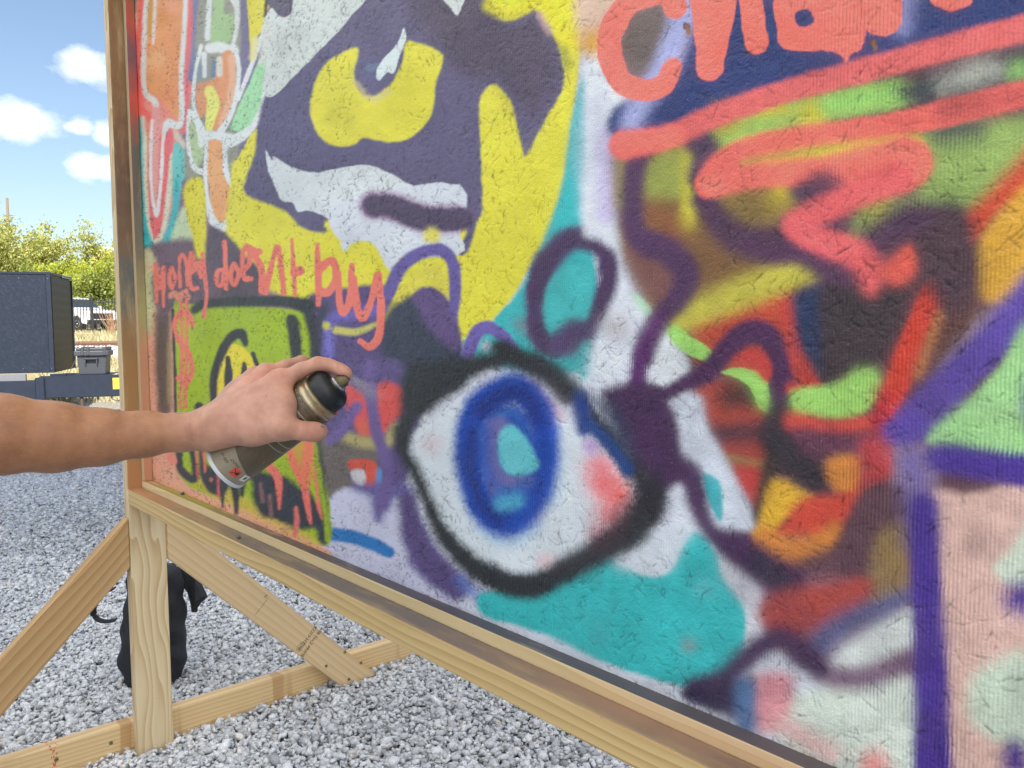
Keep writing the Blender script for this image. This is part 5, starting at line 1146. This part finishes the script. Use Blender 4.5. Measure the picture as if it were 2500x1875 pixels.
def cpart(name, prof, mat, n=64):
    bm = bmesh.new(); lathe(bm, [(r_, z_ + .0075*min(1, max(0, (z_-.01)/.125))) for r_, z_ in prof], n); return bm_obj(name, bm, mat, can, True)
def edgesplit(o, a=35):
    md = o.modifiers.new('split', 'EDGE_SPLIT'); md.split_angle = R(a)
edgesplit(cpart('bottom_ring', [(.028, .0015), (.0315, -.0005), (.0334, .0005), (.0340, .0025), (.0336, .0045), (.0326, .0055), (.028, .0056)], wht))
edgesplit(cpart('body', [(.0320, .0054), (.0325, .0066), (.0325, .1400), (.0322, .1415)], M_LAB))
edgesplit(cpart('shoulder', [(.0318, .1412), (.0326, .1420), (.0327, .1440), (.0318, .1452), (.0316, .1500), (.0322, .1510), (.0320, .1545), (.0300, .1560), (.0290, .1562)], gold))
edgesplit(cpart('collar', [(.0285, .1555), (.0290, .1575), (.0288, .1680), (.0270, .1735), (.0225, .1780), (.0150, .1805), (.0130, .1806)], pblk), 50)
edgesplit(cpart('valve_cup', [(.0128, .1790), (.0134, .1800), (.0134, .1832), (.0124, .1842), (.0085, .1842)], tin))
noz = cpart('nozzle', [(.0080, .1835), (.0086, .1850), (.0084, .1885), (.0078, .1925), (.0070, .1955), (.0058, .1972)], tan_, 32); edgesplit(noz, 50)
bm = bmesh.new(); lathe(bm, [(.0032, 0), (.0032, .0022), (.0012, .0022), (.0010, .0008)], 16); o = bm_obj('nozzle_insert', bm, pblk, noz)
o.matrix_basis = Matrix.Translation((.0012, .0077, .197)) @ Vector((.12, 1, 0)).to_track_quat('Z', 'Y').to_matrix().to_4x4()
RC = .0325
def wrap(name, pts_me, mat, ang0, z0, rot, lift=.00022):
    for v in pts_me.vertices:
        x, y = v.co.x, v.co.y; x, y = x*math.cos(rot)-y*math.sin(rot), x*math.sin(rot)+y*math.cos(rot)
        a = ang0 + x/RC; v.co = ((RC+lift)*math.cos(a), (RC+lift)*math.sin(a), z0+y)
    return link(name, pts_me, mat, can)
def wtext(s, size, ang0, z0, rot, mat):
    cu = bpy.data.curves.new('t', 'FONT'); cu.body = s; cu.size = size; cu.align_x = 'CENTER'; cu.align_y = 'CENTER'; cu.resolution_u = 3
    tmp = bpy.data.objects.new('t', cu); COL.objects.link(tmp); dg = bpy.context.evaluated_depsgraph_get(); me = bpy.data.meshes.new_from_object(tmp.evaluated_get(dg))
    bpy.data.objects.remove(tmp); bpy.data.curves.remove(cu); return wrap('label_lettering', me, mat, ang0, z0, rot)
def wgrid(w, h, mat, name, ang0, z0, rot, lift=.0002, n=8):
    vs = [(-w/2+w*i/n, -h/2+h*j/n, 0) for j in range(n+1) for i in range(n+1)]
    q = [(j*(n+1)+i, j*(n+1)+i+1, (j+1)*(n+1)+i+1, (j+1)*(n+1)+i) for j in range(n) for i in range(n)]
    return wrap(name, np_mesh(name, vs, q), mat, ang0, z0, rot, lift)
ink2 = plain('label_ink', (.035, .03, .025), .6); redm = plain('hazard_red', (.62, .08, .05), .5); whm = plain('hazard_white', (.75, .75, .73), .5)
wtext('PAINT', .0055, R(6), .0285, math.pi, ink2); wtext('600 ml', .0055, R(-18), .0215, math.pi, ink2); wtext('oxx', .0075, R(-42), .0300, math.pi, ink2)
wgrid(.0125, .0125, redm, 'hazard_symbol', R(24), .0195, 0); wgrid(.0110, .0110, whm, 'hazard_symbol', R(55), .0195, 0)
# the marks inside the two warning squares
def wpoly(pts, mat, ang0, z0): 
    return wrap('hazard_mark', np_mesh('hazard_mark', [(*p, 0) for p in pts], tris=[(0, k, k+1) for k in range(1, len(pts)-1)]), mat, ang0, z0, 0, .0004)
for sgn in (1, -1): wpoly([(-.005, -.0045*sgn), (-.0043, -.0052*sgn), (.002, .0015*sgn), (.0013, .0022*sgn)], ink2, R(24), .0195)
flame = [(0.0015, -.003), (.0045, -.001), (.0048, .002), (.0035, .0048), (.003, .0025), (.002, .0035), (.0008, .001)]
wpoly(flame, ink2, R(24), .0195); wpoly([(p[0]-.003, p[1]) for p in flame], ink2, R(55), .0195)

# ---------------------------------------------------------------- the arm and hand, one continuous skin
def cp(u, v, t): 
    d = at(u, v, t)-CAM; return np.array([d@RT, d@UP, d@FW], np.float32)
S3 = lambda x, y: (450+x/3.95, 820+y/3.95)            # pixels of the close-up
STEP = .0018
lo = np.array([-.97, -.262, .49]); hi = np.array([-.165, .075, 1.165])
nx, ny, nz_ = [int(round(k)) for k in (hi-lo)/STEP]
gx = (lo[0]+STEP*np.arange(nx)).astype(np.float32); gy = (lo[1]+STEP*np.arange(ny)).astype(np.float32); gz = (lo[2]+STEP*np.arange(nz_)).astype(np.float32)
SD = np.full((nx, ny, nz_), .08, np.float32)
def cone(a, b, ra, rb, k):
    m_ = max(ra, rb)+k*1.6+.006
    l0 = np.minimum(a, b)-m_; h0 = np.maximum(a, b)+m_
    s = tuple(slice(max(0, int((l0[i]-lo[i])/STEP)), max(0, int((h0[i]-lo[i])/STEP)+2)) for i in range(3))
    X = gx[s[0]][:, None, None]; Y = gy[s[1]][None, :, None]; Z = gz[s[2]][None, None, :]
    if 0 in (X.size, Y.size, Z.size): return
    e = b-a; L = float(e@e)+1e-9
    t = np.clip(((X-a[0])*e[0]+(Y-a[1])*e[1]+(Z-a[2])*e[2])/L, 0, 1)
    d = np.sqrt((X-a[0]-t*e[0])**2+(Y-a[1]-t*e[1])**2+(Z-a[2]-t*e[2])**2)-(ra+(rb-ra)*t)
    o = SD[s]; h = np.clip(.5+.5*(o-d)/k, 0, 1)
    SD[s] = o*(1-h)+d*h-k*h*(1-h)
def chain(pts, k):
    for p, q in zip(pts, pts[1:]): cone(cp(*p[:3]), cp(*q[:3]), p[3], q[3], k)
EL = cp(-240, 1072, .888); cone(EL, np.array([-.78, -.105, .735], np.float32), .044, .046, .02); cone(np.array([-.78, -.105, .735], np.float32), np.array([-.895, -.165, .565], np.float32), .046, .052, .02)
chain([(-240, 1072, .888, .0445), (-110, 1062, .93, .0470), (0, 1060, .955, .0458), (135, 1067, .985, .0408), (244, 1067, 1.008, .0336), (352, 1060, 1.028, .0272), (450, 1055, 1.040, .0226), (520, 1046, 1.038, .0214)], .014)
# back of the hand: metacarpals fanning to four knuckles
chain([(515, 1040, 1.036, .0215), (600, 985, 1.030, .0165), (688, 930, 1.034, .0122)], .016)
chain([(515, 1036, 1.045, .0205), (590, 968, 1.050, .0150), (652, 915, 1.057, .0118)], .014)
chain([(515, 1034, 1.058, .0190), (578, 965, 1.068, .0140), (627, 922, 1.078, .0112)], .014)
chain([(512, 1034, 1.070, .0170), (568, 970, 1.084, .0125), (608, 934, 1.097, .0105)], .014)
chain([(560, 1020, 1.028, .0220), (650, 1000, 1.016, .0175), (688, 985, 1.016, .0130)], .018)
chain([(689, 945, 1.030, .0118), (690, 992, 1.014, .0125), (689, 1035, 1.007, .0130)], .016)
chain([(600, 950, 1.066, .0130), (650, 960, 1.066, .0130)], .014)
# thumb
chain([(515, 1056, 1.036, .0215), (620, 1048, 1.012, .0178), (684, 1045, 1.003, .0142)], .018)
chain([(684, 1045, 1.003, .0140), (745, 1053, 1.014, .0110), (770, 1054, 1.022, .0112), (784, 1054, 1.030, .0092)], .008)
# knuckle bumps and tendons
for u, v, t, r_ in ((684, 919, 1.034, .0095), (650, 905, 1.056, .0095), (625, 913, 1.077, .009), (606, 925, 1.096, .0085)): cone(cp(u, v, t), cp(u+2, v+2, t), r_, r_, .010)
for a, b in (((560, 990, 1.018), (672, 920, 1.026)), ((558, 975, 1.040), (642, 907, 1.050)), ((555, 972, 1.060), (618, 913, 1.072))): cone(cp(*a), cp(*b), .0078, .0070, .010)
# index finger on the nozzle
ix = [(690, 928, 1.034, .0112), (735, 904, 1.037, .0095), (776, 888, 1.041, .0090), (802, 891, 1.042, .0080), (826, 900, 1.042, .0076), (842, 908, 1.042, .0070), (851, 914, 1.043, .0060)]
chain(ix, .006)
# the other fingers curl round the far side of the can
chain([(655, 914, 1.057, .0108), (700, 895, 1.068, .0092), (738, 884, 1.082, .0088), (772, 915, 1.098, .0080), (768, 955, 1.100, .0072)], .006)
chain([(628, 921, 1.079, .0100), (668, 905, 1.098, .0088), (705, 905, 1.110, .0084), (735, 945, 1.112, .0078), (728, 980, 1.106, .0070)], .006)
chain([(609, 933, 1.098, .0092), (640, 925, 1.112, .0080), (670, 930, 1.120, .0076), (698, 965, 1.118, .0070), (695, 995, 1.110, .0064)], .006)
# press the grip against the can: whatever would lie inside it is displaced
ca = cp(549, 1141.5, 1.063); cb = np.array([(np.array(A0)+np.array(AX)*.2-CAM)@k for k in (RT, UP, FW)])
e = (cb-ca)/np.linalg.norm(cb-ca); w0 = [max(0, int((v-lo[i])/STEP)) for i, v in enumerate(np.minimum(ca, cb)-.05)]
SW = SD[w0[0]:, w0[1]:, w0[2]:]
X = gx[w0[0]:, None, None]-np.float32(ca[0]); Y = gy[None, w0[1]:, None]-np.float32(ca[1]); Z = gz[None, None, w0[2]:]-np.float32(ca[2])
e = e.astype(np.float32); al = X*e[0]+Y*e[1]+Z*e[2]; rad = np.sqrt(np.maximum(X*X+Y*Y+Z*Z-al*al, 0))
rc = np.where(al < .1635, .0328, np.where(al < .1775, .0292, np.where(al < .1885, .0292-(al-.1775)*1.3, .0092)))
dc = np.maximum(np.maximum(rad-rc, -.0006-al), al-.2047); SW[...] = np.maximum(SW, -dc)
del X, Y, Z, al, rad, rc, dc
def surface_net(S):
    I = S < 0
    cell = np.zeros(tuple(n-1 for n in S.shape), np.int8)
    for a in (0, 1):
        for b in (0, 1):
            for c in (0, 1): cell += I[a:S.shape[0]-1+a, b:S.shape[1]-1+b, c:S.shape[2]-1+c]
    act = np.argwhere((cell > 0) & (cell < 8)); ids = np.full(cell.shape, -1, np.int32); ids[tuple(act.T)] = np.arange(len(act))
    acc = np.zeros((len(act), 3)); cnt = np.zeros(len(act))
    cor = [(a, b, c) for a in (0, 1) for b in (0, 1) for c in (0, 1)]
    for i, p in enumerate(cor):
        for q in cor[i+1:]:
            if sum(abs(x-y) for x, y in zip(p, q)) != 1: continue
            va = S[tuple((act+p).T)]; vb = S[tuple((act+q).T)]; cr = (va < 0) != (vb < 0)
            t = np.where(cr, va/np.where(cr, va-vb, 1), 0)[:, None]
            acc += np.where(cr[:, None], np.array(p)+(np.array(q)-np.array(p))*t, 0); cnt += cr
    V = act + acc/cnt[:, None]
    Q = []
    for ax in range(3):
        o1, o2 = [k for k in range(3) if k != ax]
        sl0 = [slice(1, -1)]*3; sl1 = [slice(1, -1)]*3; sl0[ax] = slice(0, -1); sl1[ax] = slice(1, None)
        e0 = I[tuple(sl0)]; e1 = I[tuple(sl1)]; ed = np.argwhere(e0 != e1); off = np.ones(3, int); off[ax] = 0; g_ = ed+off
        def cid(d1, d2):
            k = g_.copy(); k[:, o1] += d1; k[:, o2] += d2; return ids[tuple(k.T)]
        qd = np.stack([cid(-1, -1), cid(0, -1), cid(0, 0), cid(-1, 0)], -1)
        fl = e0[tuple(ed.T)]; 
        if ax == 1: fl = ~fl
        qd[~fl] = qd[~fl][:, ::-1]; Q.append(qd)
    return V, np.concatenate(Q)
Vn, Qn = surface_net(SD)
for _ in range(8):                       # relax the net
    acc = np.zeros_like(Vn); cnt = np.zeros(len(Vn))
    for a, b in ((0, 1), (1, 2), (2, 3), (3, 0)):
        for s, d in ((a, b), (b, a)):
            for k in range(3): acc[:, k] += np.bincount(Qn[:, s], Vn[Qn[:, d], k], len(Vn))
            cnt += np.bincount(Qn[:, s], minlength=len(Vn))
    Vn = Vn*.45+.55*acc/np.maximum(cnt, 1)[:, None]
Vc = lo + Vn*STEP
Vw = CAM + Vc[:, :1]*RT + Vc[:, 1:2]*UP + Vc[:, 2:3]*FW
uu_ = 1250+FPX*Vc[:, 0]/Vc[:, 2]; vv_ = 937.5-FPX*Vc[:, 1]/Vc[:, 2]
me = np_mesh('skin', Vw, Qn)
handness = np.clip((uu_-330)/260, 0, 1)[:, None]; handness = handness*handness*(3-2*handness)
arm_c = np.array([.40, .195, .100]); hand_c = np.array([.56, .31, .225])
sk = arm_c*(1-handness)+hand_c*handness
for (u, v, r_) in ((690, 920, 20), (650, 903, 18), (776, 884, 20), (840, 905, 22), (780, 1055, 18), (745, 1045, 22), (625, 912, 14), (605, 925, 14)):
    w = np.exp(-((uu_-u)**2+(vv_-v)**2)/(2*r_*r_))[:, None]*.45; sk = sk*(1-w)+np.array([.60, .27, .20])*w
def crease_shade(u, v, du, dv, offs, reach, wid=1.9, amt=.34):        # skin folds across a joint, their shade drawn as dark lines in the colour
    global sk
    L_ = math.hypot(du, dv); du, dv = du/L_, dv/L_
    al_ = (uu_-u)*du+(vv_-v)*dv; ac_ = -(uu_-u)*dv+(vv_-v)*du
    for o_ in offs:
        w = np.exp(-((al_-o_-.004*ac_**2)/wid)**2/2)*np.exp(-(ac_/reach)**4)*amt*((uu_ > u-40) & (uu_ < u+40)); sk = sk*(1-w[:, None])+np.array([.26, .10, .06])*w[:, None]
crease_shade(776, 880, 1, 0, (-7, -1, 5), 9); crease_shade(826, 894, 1, .35, (-3, 2), 8); crease_shade(745, 1045, 1, .1, (-5, 1, 6), 14); crease_shade(462, 1050, .95, -.15, (-8, 3), 40, 2.2, .12)
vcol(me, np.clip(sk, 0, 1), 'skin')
m = MT('skin', .48, spec=.45); o = m.obj()
a = m.node('ShaderNodeAttribute', attribute_name='skin').outputs['Color']
mot = m.noise(o, 38, 5, .6); pore = m.noise(o, 900, 3, .6)
c = m.mix(1.0, a, m.ramp(mot, [(.28, (.78, .72, .70)), (.72, (1.16, 1.15, 1.14))]), 'MULTIPLY')
frk = m.math('LESS_THAN', m.vor(o, 46), .055); c = m.mix(m.math('MULTIPLY', m.math('MULTIPLY', frk, m.math('GREATER_THAN', m.noise(o, 18, 1), .58)), .55), c, (.20, .09, .05))
m.col(c)
wr = m.node('ShaderNodeTexVoronoi', {'Vector': m.map(o, (260, 260, 260)), 'Scale': 1.0}, feature='DISTANCE_TO_EDGE').outputs['Distance']
m.nrm(m.bump(m.math('ADD', m.math('MULTIPLY', pore, .6), m.math('MULTIPLY', wr, .5)), .42, .0009))
m.b.inputs['Subsurface Weight'].default_value = .18; m.b.inputs['Subsurface Radius'].default_value = (.010, .004, .002); m.b.inputs['Subsurface Scale'].default_value = .6
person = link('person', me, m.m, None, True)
tag(person, 'bare forearm and left hand reaching in, index finger pressing the spray can nozzle', 'person')
bm = bmesh.new(); sl_ = [np.array(q) for q in ((-.838, -.135, .650), (-.868, -.151, .605), (-.905, -.172, .550), (-.945, -.195, .490))]
tube(bm, [CAM+q[0]*RT+q[1]*UP+q[2]*FW for q in sl_], [.060, .064, .067, .040], 28)
bm_obj('sleeve', bm, plain('grey_tee_cloth', (.20, .20, .22), .85, var=.2, scale=60, bump=.4), person, True)
nail = MT('fingernail', .28, (.66, .42, .34)).m
def mk_nail(u, v, t, du, dv, dt, w, l, nu, nv, nt):
    c = Vector(at(u, v, t)); d = (Vector(at(u+du, v+dv, t+dt))-c).normalized(); n_ = (RT*nu+UP*nv+FW*nt); n_ = Vector(n_); n_ = (n_-d*n_.dot(d)).normalized(); s = d.cross(n_)
    bm = bmesh.new(); bmesh.ops.create_uvsphere(bm, u_segments=16, v_segments=10, radius=1.0)
    for q in bm.verts:
        x, y, z = q.co; q.co = c + d*(x*l) + s*(y*w) + n_*(z*.0010 - .0012*y*y)
    bm_obj('fingernail', bm, nail, person, True)
mk_nail(846, 900.5, 1.0385, 10, 7, 0, .0050, .0056, .3, .9, -.45)
mk_nail(783, 1038.5, 1.0205, 12, 2, 6, .0055, .0065, .2, .85, -.5)
# fine pale hair along the forearm
rr = np.random.default_rng(31); sel = np.where((uu_ < 520) & (uu_ > -20))[0]; sel = rr.choice(sel, 4200)
nrmv = np.zeros((len(me.vertices), 3), np.float32); me.vertex_normals.foreach_get('vector', nrmv.ravel()) if hasattr(me, 'vertex_normals') else None
hp = Vw[sel]; hn = nrmv[sel]; dirs = hn*.55 + RT*.9 + rr.normal(0, .25, (len(sel), 3)); dirs /= np.linalg.norm(dirs, axis=1)[:, None]
Lh = rr.uniform(.004, .009, len(sel))[:, None]; sd_ = np.cross(dirs, rr.normal(0, 1, (len(sel), 3))); sd_ /= np.linalg.norm(sd_, axis=1)[:, None]
HV = np.stack([hp-sd_*.00006, hp+sd_*.00006, hp+dirs*Lh], 1).reshape(-1, 3)
hr = link('arm_hair', np_mesh('arm_hair', HV, tris=np.arange(len(HV)).reshape(-1, 3)), plain('pale_hair', (.55, .40, .28), .5), person); tag(hr, kind='stuff')

# ---------------------------------------------------------------- the spray leaving the nozzle
n0 = Vector(at(853, 919, 1.047)); n1 = Vector(at(940, 972, 1.21)); d = n1-n0; rr = np.random.default_rng(41); n = 5200
t = rr.beta(1.3, 1.6, n); a_ = rr.normal(0, 1, (n, 3)); a_ -= np.outer(a_@np.array(d.normalized()), np.array(d.normalized()))
pos = np.array(n0) + t[:, None]*np.array(d) + a_*(.0010+.0080*t)[:, None]
OC = np.array([(1, 0, 0), (-1, 0, 0), (0, 1, 0), (0, -1, 0), (0, 0, 1), (0, 0, -1)], float); OF = np.array([(0, 2, 4), (2, 1, 4), (1, 3, 4), (3, 0, 4), (2, 0, 5), (1, 2, 5), (3, 1, 5), (0, 3, 5)])
V = (pos[:, None] + OC[None]*rr.uniform(.00008, .00026, n)[:, None, None]).reshape(-1, 3)
o = link('paint_mist', np_mesh('paint_mist', V, tris=(OF[None]+6*np.arange(n)[:, None, None]).reshape(-1, 3)), plain('paint_droplets', (.55, .53, .58), .6))
tag(o, 'faint grey jet of paint mist leaving the spray nozzle', 'paint mist', kind='stuff')
